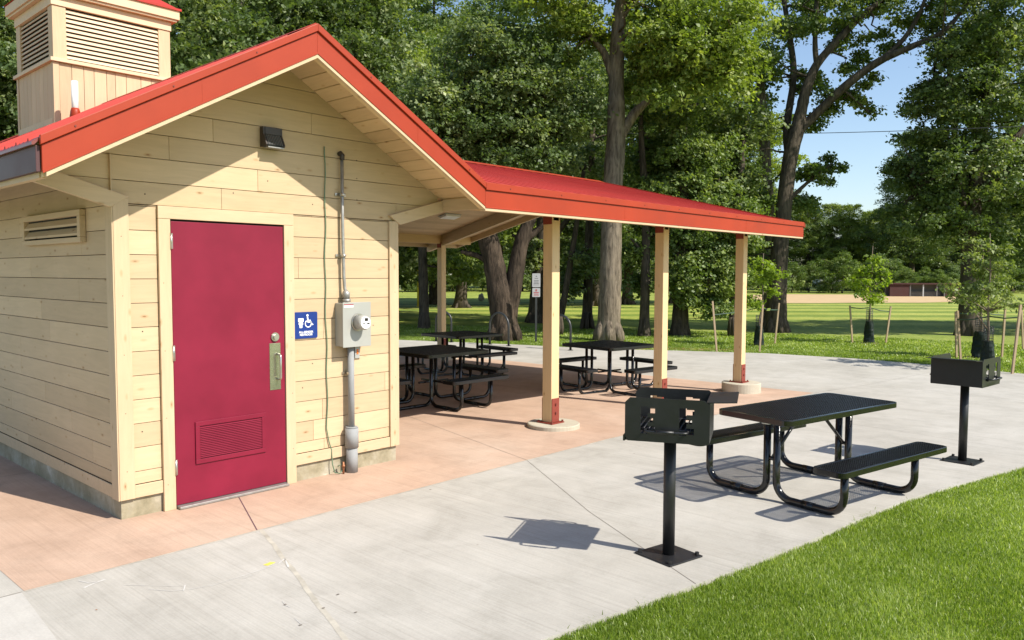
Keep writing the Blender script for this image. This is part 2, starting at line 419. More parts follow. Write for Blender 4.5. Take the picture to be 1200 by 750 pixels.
# lawn sheet out to the horizon
sheet('ground',[(-600,-600),(800,-600),(800,800),(-600,800)],LAWN,-.03)
near_edge=[(-9,-2.9),(-3,-3.0),(-1,-3.15),(.67,-3.40),(2.44,-3.72),(4.39,-3.96),(6.62,-4.42),(10,-5.1),(14.6,-6.0)]
far_edge=[(15.6,-5.0),(15.99,-2.85),(16.42,-1.22),(16.55,.61),(16.28,2.56),(15.37,4.41),(14.35,6.1),(13.75,8.4),(13.13,10.2),(12.36,12.2),(11.3,14.5),(6,16),(-4,16),(-9,12)]
slab=sheet('concrete_slab',near_edge+far_edge,CONC,0,.12)
RX0,RX1,RY0,RY1=-.87,10.35,-.905,7.95
red=sheet('tinted_slab',[(RX0,RY0),(RX1,RY0),(RX1,RY1),(RX0,RY1)],REDC,.002)
def strip(name,pts,wd,mat,lift,parent,jit=0):
    mb=MB(); pp=[]
    for i in range(len(pts)-1):
        a=Vector(pts[i]); b=Vector(pts[i+1]); k=max(1,int((b-a).length/.5)) if not jit else max(1,int((b-a).length/.05))
        for j in range(k): pp.append(a.lerp(b,j/k))
    pp.append(Vector(pts[-1])); vs=[]
    for i,q in enumerate(pp):
        t=(pp[min(i+1,len(pp)-1)]-pp[max(i-1,0)]).normalized(); nrm=Vector((-t.y,t.x))
        j1=random.uniform(-jit,jit); j2=random.uniform(-jit,jit)
        for s_ in (-wd/2+j1,wd/2+j2):
            r=q+nrm*s_; vs.append((r.x,r.y,gz(r.x)+lift))
    mb.add(vs,[(2*i,2*i+1,2*i+3,2*i+2) for i in range(len(pp)-1)])
    return child(name,mb,mat,parent)
# control joints and marks on the paving
strip('control_joint',[(.88,-.03),(.55,-.905)],.008,JOINTP,.0032,red)
strip('control_joint',[(4.45,6.9),(4.23,2.9),(4.05,1.6),(3.36,-.905)],.0045,JOINT,.0032,red)
strip('control_joint',[(7.1,6.9),(7.1,-.905)],.0045,JOINT,.0032,red)
strip('control_joint',[(2.6,3.4),(10.35,3.4)],.0045,JOINT,.0036,red)
strip('control_joint',[(-.87,2.0),(0,2.0)],.0045,JOINT,.0032,red)
strip('joint_patch',[wpix(x,y,0) for x,y in ((306,621),(322,640),(333,656),(348,673),(362,694),(375,712),(390,729),(404,750))]+[(-.10,-3.1)],.030,PATCH,.0010,slab,.003)
strip('control_joint',[(3.36,-.91),(2.46,-2.33),(2.1,-3.0),(1.78,-3.6)],.004,JOINT,0.0016,slab)
strip('control_joint',[(-.88,-.91),(-9,-.91)],.0045,JOINT,0.0016,slab)
strip('control_joint',[(8.0,-.91),(7.4,-4.6)],.004,JOINT,0.0016,slab)
strip('control_joint',[(10.36,-.91),(16.3,-1.6)],.004,JOINT,0.0016,slab)
strip('control_joint',[(10.36,3.4),(15.9,3.4)],.004,JOINT,0.0016,slab)
strip('control_joint',[(12.3,-.99),(11.9,-5.4)],.004,JOINT,0.0016,slab)
strip('control_joint',[(12.9,3.4),(13.2,-1.2)],.004,JOINT,0.0016,slab)
strip('control_joint',[(10.36,7.0),(14.1,7.0)],.004,JOINT,0.0016,slab)
strip('slab_edge',[(RX0,RY0-.006),(RX1,RY0-.006)],.018,PATCH,.0012,slab,.004)
def blob(name,cx_,cy_,r,mat,parent,lift=.004,el_=1,n=14,rot=0):
    vs=[]
    for k in range(n):
        a=2*PI*k/n; rr=r*random.uniform(.7,1.2); x=rr*math.cos(a)*el_; y=rr*math.sin(a)
        X=cx_+x*math.cos(rot)-y*math.sin(rot); Y=cy_+x*math.sin(rot)+y*math.cos(rot); vs.append((X,Y,gz(X)+lift))
    mb=MB(); mb.add(vs,[tuple(range(n))]); return child(name,mb,mat,parent)
def g0(*pp): return [wpix(x,y,0) for x,y in pp]
def spot(name,px,py,r,mat,lift,el_=1,rot=0): x,y=wpix(px,py,0); blob(name,x,y,r,mat,slab,lift,el_,rot=rot)
spot('paint_mark',315,661,.022,YELP,.0014,1.8,.2)
strip('chalk_mark',g0((333,659),(300,670),(250,686),(222,691)),.006,CHALK,0.0018,slab,.002)
strip('chalk_mark',g0((333,656),(318,662),(300,673),(285,678)),.004,CHALK,0.0023,slab,.0015)
strip('chalk_mark',g0((215,692),(200,693),(175,691)),.004,CHALK,0.0018,slab,.001)
strip('chalk_mark',g0((216,687),(195,687),(146,686)),.003,CHALK,0.0021,slab,.001)
strip('chalk_mark',g0((217,686),(215,693)),.007,CHALK,0.0025,slab,.002)
strip('chalk_mark',g0((98,689),(110,684),(123,679)),.014,CHALK,0.0018,slab,.004)
strip('chalk_mark',g0((92,681),(104,683),(112,682)),.008,CHALK,0.0021,slab,.003)
strip('chalk_mark',g0((326,661),(334,655),(338,665)),.010,CHALK,0.0027,slab,.003)
for (x,y) in ((334,709),(352,733),(396,697),(417,718),(379,713)): spot('chip_mark',x,y,.007,JOINT,.0030,1.4)
for pp in (((331,705),(335,710),(340,712)),((345,725),(352,731),(361,730))): strip('chalk_mark',g0(*pp),.003,CHALK,0.0023,slab,.001)
spot('leaf_mark',113,715,.006,RUSTM,.003); 
sheet('pale_slab',[(-9,-2.92),(-3,-3.02),(-1.06,-3.14),(-.995,-2.3),(-.885,-.92),(-9,-.92)],CONC2,.0013)

# baseball dirt far away, mulch edge
dpoly=[wpix(x,y) for x,y in ((905,355),(960,355),(1000,354.5),(1080,354.5),(1160,352),(1158,347.5),(1080,345.5),(1000,345),(905,344.5),(870,346))]
sheet('dirt_infield',dpoly,DIRT,-.012)
strip_pts=[wpix(x,y) for x,y in ((668,409),(740,409.5),(800,409.5),(870,411),(884,412))]
mu=MB(); nP=len(strip_pts)
vs=[]
for i,(x,y) in enumerate(strip_pts): vs+= [(x,y,gz(x)-.01),(x+.35,y+.5,gz(x)-.01)]
mu.add(vs,[(2*i,2*i+1,2*i+3,2*i+2) for i in range(nP-1)])
mu.build('mulch_edging',MULCH,kind='structure')

# ------------------------------------------------------------------ grass blades
def pip(pts,poly):
    x,y=pts[:,0],pts[:,1]; ins=np.zeros(len(pts),bool); n=len(poly)
    for i in range(n):
        x1,y1=poly[i]; x2,y2=poly[(i+1)%n]
        c=((y1>y)!=(y2>y))&(x<(x2-x1)*(y-y1)/((y2-y1)+1e-12)+x1); ins^=c
    return ins
def blades(name,poly,density,h,wd,mat,label,lean=.6,zoff=-.03,seed=1,falloff=None):
    rg=np.random.default_rng(seed); P=np.array(poly); x0,y0=P.min(0); x1,y1=P.max(0)
    n=int((x1-x0)*(y1-y0)*density); p=np.stack([rg.uniform(x0,x1,n),rg.uniform(y0,y1,n)],1); p=p[pip(p,poly)]
    if falloff is not None:
        d=np.hypot(p[:,0]-CAM.x,p[:,1]-CAM.y); keep=rg.random(len(p))<np.clip(falloff/d,.12,1); p=p[keep]; 
    n=len(p); d=np.hypot(p[:,0]-CAM.x,p[:,1]-CAM.y)
    sc_=np.clip(d/5.5,1,4)**.7 if falloff is not None else np.ones(n)
    # clumpy height variation
    cl=.5+.5*np.sin(p[:,0]*5.1+np.sin(p[:,1]*4.3)*2)*np.sin(p[:,1]*6.2+1.3*np.sin(p[:,0]*3.7))
    hh=h*rg.uniform(.55,1.25,n)*(.8+.35*cl)*np.where(rg.random(n)<.012,1.8,1); ww=wd*rg.uniform(.7,1.3,n)*sc_
    a=rg.uniform(0,2*PI,n); la=rg.uniform(0,2*PI,n); ln=rg.uniform(.1,lean,n)*hh
    gzv=np.where(p[:,0]<4.7,0,np.where(p[:,0]<12,-.022*(p[:,0]-4.7),-.16))+zoff
    B=np.stack([p[:,0],p[:,1],gzv],1); s=np.stack([np.cos(a),np.sin(a),np.zeros(n)],1)*ww[:,None]/2
    le=np.stack([np.cos(la),np.sin(la),np.zeros(n)],1)
    Mid=B+le*(ln*.35)[:,None]; Mid[:,2]+=hh*.6
    T=B+le*ln[:,None]; T[:,2]+=hh
    V=np.stack([B-s,B+s,Mid+s*.8,Mid-s*.8,T],1).reshape(-1,3)
    me=bpy.data.meshes.new(name); me.vertices.add(5*n); me.vertices.foreach_set('co',V.astype(np.float32).ravel())
    i=np.arange(n)*5
    loops=np.stack([i,i+1,i+2,i+3,i+3,i+2,i+4],1).ravel()
    me.loops.add(7*n); me.loops.foreach_set('vertex_index',loops.astype(np.int32))
    st=np.stack([np.arange(n)*7,np.arange(n)*7+4],1).ravel(); me.polygons.add(2*n)
    me.polygons.foreach_set('loop_start',st.astype(np.int32)); me.update(calc_edges=True)
    big=np.sin(p[:,0]*1.7+np.sin(p[:,1]*1.9)*1.4)*np.sin(p[:,1]*2.3+.8*np.sin(p[:,0]*1.1)); tone=np.clip(rg.normal(.42,.20,n)+.22*(cl-.5)+.14*big+(rg.random(n)<.08)*.45,0,1)
    at_=me.attributes.new('tone','FLOAT','FACE'); at_.data.foreach_set('value',np.repeat(tone,2).astype(np.float32))
    me.materials.append(mat); o=bpy.data.objects.new(name,me); COL.objects.link(o)
    tag(o,label,'grass',kind='stuff'); return o
ge_=[]; rgE=random.Random(5)
for (a_,b_) in zip(near_edge[2:7],near_edge[3:8]):
    k_=int(math.dist(a_,b_)/.06)
    for i_ in range(k_): ge_.append((a_[0]+(b_[0]-a_[0])*i_/k_,a_[1]+(b_[1]-a_[1])*i_/k_+.018+rgE.uniform(-.02,.025)+.02*math.sin(i_*.21+a_[0])))
gpoly=ge_+[(12,-5.4),(12,-8.2),(3,-7.0),(-.3,-4.9)]
blades('grass',gpoly,22000,.031,.0043,GRASSB,'sunlit mown grass in front corner beside the concrete',.75,-.03,3,falloff=4.2)
fe=far_edge[0:10]
for wd_,dn,hh_,lab,sd_ in ((2.2,1500,.042,'strip of green grass along the far edge of the paving',5),(7.5,420,.045,'sunlit lawn grass reaching from the paving edge to the staked trees',6)):
    outer=[(x+wd_*math.cos(math.atan2(y-3,x-8)),y+wd_*math.sin(math.atan2(y-3,x-8))) for x,y in fe]
    blades('grass',fe+outer[::-1],dn,hh_,.022,GRASSB,lab,.8,-.03,sd_)

# ------------------------------------------------------------------ restroom building
BX0,BX1,BD=0.0,2.52,7.0
AX=1.26; SL=.567; ZA=3.64; EL,ER=-.63,3.07; YF=-.60
def zr(x,off=0): return ZA-SL*abs(x-AX)+off
bld=thing('restroom_building','cream pine boarded restroom building with red metal gable roof and crimson door','building',(1.26,3.5,0))
fb=MB(); fb.box(.005,BX1-.005,.01,BD-.01,-.15,.15); fb.build('foundation',FOUND,bld)
core=MB()
core.prism([(.02,.15),(BX1-.02,.15),(BX1-.02,zr(BX1)-.13),(AX,ZA-.13),(.02,zr(.02)-.13)],.03,BD-.03,'y')
core.build('wall_core',DARK,bld)
def siding(regions,z0,z1,axis,pos,th,mat,name,parent,xa,xb,step=.1745,first=2.2525,gap=.0042):
    mb=MB(); ks=range(-14,10)
    for k in ks:
        a=first+k*step; b=a+step
        if b<=z0 or a>=z1: continue
        a=max(a,z0); b=min(b,z1)
        for reg in regions:
            cuts=[xa]; x=xa+random.uniform(.5,2.4)
            while x<xb: cuts.append(x); x+=random.uniform(1.5,3.2)
            cuts.append(xb)
            for i in range(len(cuts)-1):
                q=clip(clip(clip(clip(reg,1,a+gap/2,False),1,b-gap/2,True),0,cuts[i]+.001,False),0,cuts[i+1]-.001,True)
                if len(q)>=3:
                    tone=random.random(); mb.prism(q,pos,pos+th,axis,tone)
    return mb.build(name,mat,parent,bevel=.0022)
XD,DW=.393,.928; TL,TR=XD-.095,XD+DW+.095
top=[(2.50,2.28),(3.05,2.47),(3.05,zr(3.05)-.10),(AX,ZA-.10),(-.58,zr(-.58)-.10),(-.58,2.46),(.02,2.28)]
siding([[(.0,.24),(TL,.24),(TL,2.262),(0,2.262)]],.24,2.262,'y',0,.025,W_X,'front_siding',bld,0,BX1)
siding([[(TR,.24),(BX1,.24),(BX1,2.262),(TR,2.262)]],.24,2.262,'y',0,.025,W_X,'front_siding',bld,0,BX1)
siding([[(0,2.264),(BX1,2.264)]+top],2.264,3.6,'y',0,.025,W_X,'gable_siding',bld,-.6,3.1)
siding([[(0.0,.24),(BD,.24),(BD,2.70),(0.0,2.70)]],.24,2.70,'x',-.0,.025,W_Y,'side_siding',bld,0,BD)
siding([[(0.0,.24),(BD,.24),(BD,2.55),(0.0,2.55)]],.24,2.55,'x',BX1-.025,.025,W_Y,'shelter_side_siding',bld,0,BD)
rw=MB(); rw.prism([(0,.15),(BX1,.15),(BX1,2.5),(AX,3.4),(0,2.5)],BD-.028,BD-.003,'y'); rw.build('rear_wall',W_X,bld)
tb=MB()
tb.box(-.012,.095,-.022,-.001,.145,2.30); tb.build('corner_board',W_Z,bld,bevel=.003)
tb=MB(); tb.box(-.022,-.013,-.020,.10,.145,2.60); tb.build('corner_board',W_Z,bld,bevel=.002)
tb=MB(); tb.box(BX1-.090,BX1+.015,-.022,-.001,.145,2.26); tb.build('corner_board',W_Z,bld,bevel=.003)
tb=MB(); tb.box(BX1+.001,BX1+.014,.0,.10,.145,2.42); tb.build('corner_board',W_Z,bld,bevel=.003)
tb=MB(); tb.box(.096,TL-.001,-.016,-.001,.145,.238); tb.box(TR+.001,BX1-.092,-.016,-.001,.145,.238); tb.box(-.012,-.001,.101,BD,.145,.238); build_each(tb,'base_board',W_TRX,bld,bevel=.003)
nl=MB()
for (x,z) in [(.04,.35+.42*i) for i in range(5)]+[(TL+.03,.2+.5*i) for i in range(4)]+[(TR-.03,.3+.47*i) for i in range(4)]+[(BX1-.03,.4+.4*i) for i in range(5)]:
    nl.tube([(x,-.0215,z),(x,-.0285 if TL<=x<=TR else -.0228,z)],.0032,6,smooth=False)
for (x,z) in ((.22,2.34),(2.08,2.43),(2.08,2.62),(2.08,2.78),(1.62,2.36),(.9,2.40),(1.2,2.52),(1.75,.62),(1.5,.8),(1.6,1.0),(2.25,1.3),(.16,.62),(.18,1.35)):
    nl.tube([(x,.001,z),(x,-.0018,z)],.005,6,smooth=False)
nl.build('nail_heads',DARK,bld)['kind']='stuff'
# bracket boards where the gable spreads out under the eaves
br=MB(); br.prism([(-.03,2.23),(.095,2.31),(-.61,2.515),(-.61,2.395)],-.035,.006,'y'); br.build('eave_bracket',W_TRX,bld,bevel=.003)
br=MB(); br.prism([(2.55,2.23),(2.425,2.31),(3.11,2.50),(3.11,2.385)],-.035,.006,'y'); br.build('eave_bracket',W_TRX,bld,bevel=.003)
br=MB(); br.box(3.085,3.11,-.555,-.037,2.385,2.50); br.build('eave_bracket',W_Y,bld)
# door surround
tr=MB()
tr.box(TL,XD-.006,-.028,-.001,.002,2.168); tr.build('door_trim',W_Z,bld,bevel=.003)
tr=MB(); tr.box(XD+DW+.006,TR,-.028,-.001,.002,2.168); tr.build('door_trim',W_Z,bld,bevel=.003)
tr=MB(); tr.prism([(TL,2.170),(TR,2.170),(TR,2.262),(TL,2.262)],-.028,-.001,'y'); tr.build('door_trim',W_TRX,bld,bevel=.003)
jb=MB(); jb.box(XD-.005,XD+DW+.005,.006,.0255,.01,2.166); jb.build('door_gap_shade',DARK,bld)  # near black sheet stands in for the shade in the gap round the leaf
door=MB(); door.box(XD,XD+DW,-.018,.005,.028,2.155); door=door.build('door',DOORRED,bld,bevel=.002)
lf=MB()
a0,a1,b0,b1=.545,1.135,.315,.64
lf.box(a0,a1,-.030,-.019,b1-.035,b1); lf.box(a0,a1,-.030,-.019,b0,b0+.035); lf.box(a0,a0+.035,-.030,-.019,b0+.0355,b1-.0355); lf.box(a1-.035,a1,-.030,-.019,b0+.0355,b1-.0355)
lf=lf.build('louvre_frame',DOORRED,None,bevel=.002); lf.parent=door
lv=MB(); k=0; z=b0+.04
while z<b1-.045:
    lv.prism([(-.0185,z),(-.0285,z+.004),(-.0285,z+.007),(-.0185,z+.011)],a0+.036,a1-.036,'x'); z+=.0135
lv=lv.build('louvre_slats',DOORLV,None); lv.parent=door
pp=MB(); pp.box(1.182,1.282,-.0215,-.0185,.815,1.20); pp=pp.build('pull_plate',PULLPL,None,bevel=.001); pp.parent=door
ph=MB(); ph.tube([(1.255,-.022,.90),(1.255,-.062,.905),(1.255,-.068,.92),(1.255,-.068,1.09),(1.255,-.062,1.105),(1.255,-.022,1.11)],.009,8); ph=ph.build('handle',STEEL,None); ph.parent=door
lk=MB(); lk.tube([(1.232,-.0185,1.252),(1.232,-.030,1.252)],.036,20,smooth=False); lk.tube([(1.232,-.030,1.252),(1.232,-.048,1.252)],.022,16,smooth=False); lk=lk.build('lock_cylinder',STEEL,None); lk.parent=door
for z in (.26,1.12,1.95):
    h=MB(); h.tube([(XD-.003,-.030,z),(XD-.003,-.030,z+.115)],.008,8); h.box(XD+.004,XD+.012,-.022,-.0185,z,z+.115); h=h.build('hinge',STEEL,None); h.parent=door
th=MB(); th.box(XD+.002,XD+DW-.002,-.075,.0,.005,.024); th.build('threshold',GALV,bld,bevel=.003)
# side louvred vent
vt=MB(); y0,y1,z0,z1=.52,1.88,2.00,2.245
vt.box(-.045,-.002,y0,y1,z1-.045,z1); vt.box(-.045,-.002,y0,y1,z0,z0+.04); vt.box(-.045,-.002,y0,y0+.06,z0+.0405,z1-.0455); vt.box(-.045,-.002,y1-.06,y1,z0+.0405,z1-.0455)
vt=vt.build('wall_vent',W_Y,bld,bevel=.003)
vb=MB(); vb.box(-.006,-.003,y0+.06,y1-.06,z0+.04,z1-.045); vb=vb.build('vent_back',DARK,None); vb.parent=vt
vs_=MB()
for z in (z0+.052,z0+.125): vs_.prism([(-.008,z+.05),(-.008,z+.062),(-.042,z+.018),(-.042,z)],y0+.061,y1-.061,'y')
vs_=vs_.build('vent_slats',W_Y,None); vs_.parent=vt
# roof
rf=MB()
def vall(y,side):  # not used for cutting: the shelter roof covers this slope
    return y
ridge_y1=BD+.5
rf.prism([(EL,zr(EL)-.09),(AX,ZA-.09),(AX,ZA-.022),(EL,zr(EL)-.022)],YF+.045,ridge_y1,'y')
rf.prism([(AX,ZA-.09),(ER+.03,zr(ER+.03)-.09),(ER+.03,zr(ER+.03)-.022),(AX,ZA-.022)],YF+.045,ridge_y1,'y')
rf.build('roof_deck',W_SOF,bld)
def ribroof(x0,x1,y0,y1,zf,across,name,parent,step=.229,mat=REDROOF):
    mb=MB()
    return mb
rp=MB()
def slab_quad(mb,pts,th,tone=.5):
    vs=[Vector(p) for p in pts]+[Vector(p)-Vector((0,0,th)) for p in pts]
    n=len(pts); fs=[tuple(range(n)),tuple(range(2*n-1,n-1,-1))]+[(i,(i+1)%n,(i+1)%n+n,i+n) for i in range(n)]
    mb.add(vs,fs,tone)
for sgn,xe in ((-1,EL-.02),(1,ER+.05)):
    slab_quad(rp,[(AX,YF-.02,ZA-.004),(xe,YF-.02,zr(xe)-.004),(xe,ridge_y1,zr(xe)-.004),(AX,ridge_y1,ZA-.004)],.016)
    y=YF+.14; i=0
    while y<ridge_y1:
        hgt=.018 if i%3==0 else .005; wd=.018 if i%3==0 else .010
        a=(AX+sgn*.12); 
        vs=[]
        for X in (a,xe):
            for (dy,dz) in ((-wd,-.006),(-wd*.55,hgt),(wd*.55,hgt),(wd,-.006)): vs.append((X,y+dy,zr(X)-.002+dz))
        rp.add(vs,[(0,1,5,4),(1,2,6,5),(2,3,7,6),(4,5,6,7),(0,3,2,1)])
        y+=.0762; i+=1
rp=rp.build('roof',REDROOF,bld)
rc=MB(); rc.prism([(AX-.15,ZA-.066),(AX,ZA+.022),(AX+.15,ZA-.066),(AX,ZA+.008)],YF-.02,ridge_y1,'y'); rc=rc.build('ridge_cap',RED,None); rc.parent=rp
def chev(z1o,z0o,y0,y1,x0=EL,x1=ER):
    mb=MB()
    mb.prism([(x0,zr(x0)+z0o),(AX,ZA+z0o),(AX,ZA+z1o),(x0,zr(x0)+z1o)],y0,y1,'y')
    mb.prism([(AX,ZA+z0o),(x1,zr(x1)+z0o),(x1,zr(x1)+z1o),(AX,ZA+z1o)],y0,y1,'y'); return mb
chev(0.012,-.045,YF-.052,YF-.022,EL-.01,ER).build('rake_trim',RED,bld,bevel=.004)
chev(-.047,-.205,YF-.036,YF-.012).build('rake_fascia',RED,bld,bevel=.003)
chev(-.200,-.214,YF-.045,YF-.0365).build('rake_drip_edge',RED,bld)
chev(-.216,-.242,YF-.040,YF-.0105,EL+.02,ER-.005).build('rake_strip',W_TRX,bld)
chev(-.0465,-.240,YF-.010,YF+.030,EL+.01,ER-.005).build('rake_board',wood('rake board grain',(.72,.54,.30),0,.08,knots=False),bld,bevel=.003)
# rake soffit boards (visible under the overhang)
sf=MB(); 
for sgn in (-1,1):
    n_=15; xs=[AX+sgn*i*.128 for i in range(n_+1)]
    for i in range(n_):
        xa,xb=xs[i],xs[i+1]
        if sgn<0: xb=max(xb,EL+.03)
        else: xb=min(xb,ER-.02)
        if abs(xa-xb)<.01 or (xb-xa)*sgn<=0: continue
        g=.0048*sgn
        sf.prism([(xa+g,zr(xa+g)-.108),(xb-g,zr(xb-g)-.108),(xb-g,zr(xb-g)-.0915),(xa+g,zr(xa+g)-.0915)],YF+.031,-.001,'y',random.random())
sf.build('rake_soffit',W_SOF,bld)
sf=MB()
for i in range(5):
    xa=EL+.04+i*.124; xb=min(xa+.117,-.004)
    for (ya,yb) in ((.001,2.3),(2.304,4.6),(4.604,ridge_y1-.03)):
        if i%2: ya,yb=max(.001,ya-.9) if ya>1 else ya,yb-.904 if yb<7 else yb
        if xb-xa>.02: sf.prism([(xa,zr(xa)-.108),(xb,zr(xb)-.108),(xb,zr(xb)-.0915),(xa,zr(xa)-.0915)],ya,yb,'y',random.random())
sf.build('eave_soffit',W_Y,bld)
def screws(name,pts,parent,r=.006):
    m=MB()
    for p in pts: m.tube([p,Vector(p)+Vector((0,-.004,0))],r,6,smooth=False)
    return build_each(m,name,RUST,parent)
lap=MB()
for xx in (.35,2.25):
    dz=SL*.012*(-1 if xx>AX else 1)
    lap.prism([(xx,zr(xx)-.203),(xx+.012,zr(xx+.012)-.203),(xx+.012,zr(xx+.012)-.049),(xx,zr(xx)-.049)],YF-.0375,YF-.0362,'y')
build_each(lap,'fascia_lap',RED,bld)
screws('trim_screw',[(x,YF-.0525,zr(x)-.020) for x in (-.45,.15,.75,1.75,2.35,2.85)],bld)
# eave fascia on the left side
ef=MB(); ef.box(EL-.026,EL-.002,YF-.012,ridge_y1,zr(EL)-.205,zr(EL)-.052); ef.build('eave_fascia',EAVESH,bld,bevel=.003)
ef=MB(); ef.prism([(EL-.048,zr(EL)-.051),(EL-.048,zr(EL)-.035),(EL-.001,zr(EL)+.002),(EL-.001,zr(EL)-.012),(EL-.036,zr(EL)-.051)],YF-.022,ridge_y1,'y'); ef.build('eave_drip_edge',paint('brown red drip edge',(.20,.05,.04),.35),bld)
ef=MB(); ef.box(EL+.0,EL+.038,YF+.031,ridge_y1,zr(EL)-.236,zr(EL)-.10); ef.build('eave_board',W_Y,bld)
rs=MB(); rs.box(EL+.04,-.03,ridge_y1-.02,ridge_y1,2.4,2.5); 
# plumbing vent pipe
vp=MB(); vp.tube([(.75,2.89,3.32),(.75,2.89,3.70)],.032,16); vp=vp.build('vent_pipe',WHITEP,bld)
bt=MB(); bt.tube([(.75,2.89,3.28),(.75,2.89,3.40),(.75,2.89,3.43)],[.062,.044,.036],16); bt.parent=None; bt=bt.build('pipe_boot',RED,None); bt.parent=vp
# cupola
CX0,CX1,CY0,CY1=AX-.604,AX+.604,3.185,4.36
cu=MB()
def wallboards(mb,x0,x1,fixed,axis,z0f,z1,dirn,th=.02):
    x=x0
    while x<x1-.02:
        xe=min(x1,x+random.uniform(.10,.16)); t=random.random()
        g=.002
        pts=[(x+g,z0f(x)),(xe-g,z0f(xe)),(xe-g,z1),(x+g,z1)]
        if axis=='y': 
            mb.prism(pts,fixed,fixed+th,'y',t)
        else: mb.prism(pts,fixed,fixed+th,'x',t)
        x=xe
wallboards(cu,CX0+.05,AX,CY0,'y',lambda x:zr(x)-.03,3.93,1); wallboards(cu,AX,CX1-.05,CY0,'y',lambda x:zr(x)-.03,3.93,1)
wallboards(cu,CY0+.05,CY1-.05,CX0,'x',lambda y:zr(CX0)+.03,3.93,1); wallboards(cu,CY0+.05,CY1-.05,CX1-.02,'x',lambda y:zr(CX1)-.03,3.93,1)
wallboards(cu,CX0+.05,AX,CY1-.02,'y',lambda x:zr(x)-.03,3.93,1); wallboards(cu,AX,CX1-.05,CY1-.02,'y',lambda x:zr(x)-.03,3.93,1)
cup=cu.build('cupola',W_CUP,bld,bevel=.0015)
cc=MB(); cc.box(CX0+.03,CX1-.03,CY0+.03,CY1-.03,3.2,4.62); cc=cc.build('cupola_core',DARK,None); cc.parent=cup
cc=MB()
for (x,y) in ((CX0,CY0),(CX1,CY0),(CX0,CY1),(CX1,CY1)):
    sx=1 if x==CX0 else -1; sy_=1 if y==CY0 else -1
    zb=zr(x)-.05
    xa,xb=sorted((x-sx*.008,x+sx*.049)); ya,yb=sorted((y-sy_*.008,y+sy_*.049))
    cc.box(xa,xb,ya,yb,zb,3.93)
    xa,xb=sorted((x+sx*.0,x+sx*.13)); ya,yb=sorted((y+sy_*.0,y+sy_*.13))
    cc.prism([(xa,ya),(xb,ya),(xb,yb),(xa,yb)],3.972,4.50,'z')
build_each(cc,'cupola_post',W_CUP,cup,True,bevel=.003)
cc=MB(); cc.box(CX0-.035,CX1+.035,CY0-.035,CY1+.035,3.932,3.968); cc.box(CX0+.06,CX1-.06,CY0-.012,CY0-.001,zr(CX0),zr(CX0)+.0) if False else None
cc.box(CX0-.010,CX0-.001,CY0+.05,CY1-.05,zr(CX0)-.03,zr(CX0)+.07)
cc=cc.build('cupola_sill',W_CUPX,None,bevel=.003); cc.parent=cup
cc=MB(); cc.box(CX0-.012,CX1+.012,CY0-.012,CY1+.012,4.502,4.60); cc.box(CX0-.06,CX1+.06,CY0-.06,CY1+.06,4.602,4.625); cc.box(CX0-.08,CX1+.08,CY0-.08,CY1+.08,4.626,4.73)
cc=cc.build('cupola_cornice',W_CUPX,None,bevel=.003); cc.parent=cup
cc=MB(); e=.092; cxm,cym=AX,(CY0+CY1)/2; zt_=4.735
bs=[(CX0-e,CY0-e,zt_),(CX1+e,CY0-e,zt_),(CX1+e,CY1+e,zt_),(CX0-e,CY1+e,zt_)]
cc.add(bs+[(cxm,cym,zt_+.48)],[(0,1,4),(1,2,4),(2,3,4),(3,0,4),(3,2,1,0)])
cc.box(CX0-e-.005,CX1+e+.005,CY0-e-.005,CY0-e+.01,zt_-.012,zt_+.012)
cc=cc.build('cupola_roof',REDROOF,None); cc.parent=cup
for face in range(4):
    ls=MB(); z=3.985; 
    while z<4.48:
        # slat slopes outward and down
        if face==0: ls.prism([(CY0+.012,z),(CY0+.004,z),(CY0+.022,z+.034),(CY0+.030,z+.034)],CX0+.131,CX1-.131,'x')
        if face==1: ls.prism([(CY1-.012,z),(CY1-.004,z),(CY1-.022,z+.034),(CY1-.030,z+.034)],CX0+.131,CX1-.131,'x')
        if face==2: ls.prism([(CX0+.012,z),(CX0+.004,z),(CX0+.022,z+.034),(CX0+.030,z+.034)],CY0+.131,CY1-.131,'y')
        if face==3: ls.prism([(CX1-.012,z),(CX1-.004,z),(CX1-.022,z+.034),(CX1-.030,z+.034)],CY0+.131,CY1-.131,'y')
        z+=.0465
    ls=ls.build('louvre',W_CUPX,None); ls.parent=cup

# wall mounted things
wl=thing('wall_light','dark bronze wedge shaped wall light with ribbed glass high on the gable wall','wall light',(1.22,0,2.78))
m_=MB(); m_.prism([(-.002,2.785),(-.085,2.785),(-.10,2.80),(-.055,2.885),(-.055,2.945),(-.002,2.945)],1.135,1.15,'x'); m_.prism([(-.002,2.785),(-.085,2.785),(-.10,2.80),(-.055,2.885),(-.055,2.945),(-.002,2.945)],1.292,1.307,'x')
m_.box(1.151,1.291,-.058,-.002,2.885,2.945); m_.box(1.151,1.291,-.03,-.002,2.785,2.884); m_.build('housing',DARKM,wl,bevel=.003)
m_=MB(); m_.prism([(-.031,2.788),(-.082,2.788),(-.096,2.80),(-.054,2.882),(-.031,2.882)],1.152,1.290,'x'); gl=m_.build('lens',paint('smoked lens',(.05,.055,.06),.25),wl)
m_=MB()
for i in range(9): 
    x=1.160+i*.0145; m_.prism([(-.097,2.80),(-.101,2.802),(-.058,2.884),(-.054,2.882)],x,x+.005,'x')
m_.build('lens_ribs',paint('frosted rib',(.13,.13,.13),.3),wl)
m_=MB(); m_.box(1.150,1.292,-.104,-.04,2.776,2.784); m_.build('lower_lip',GALV,wl)

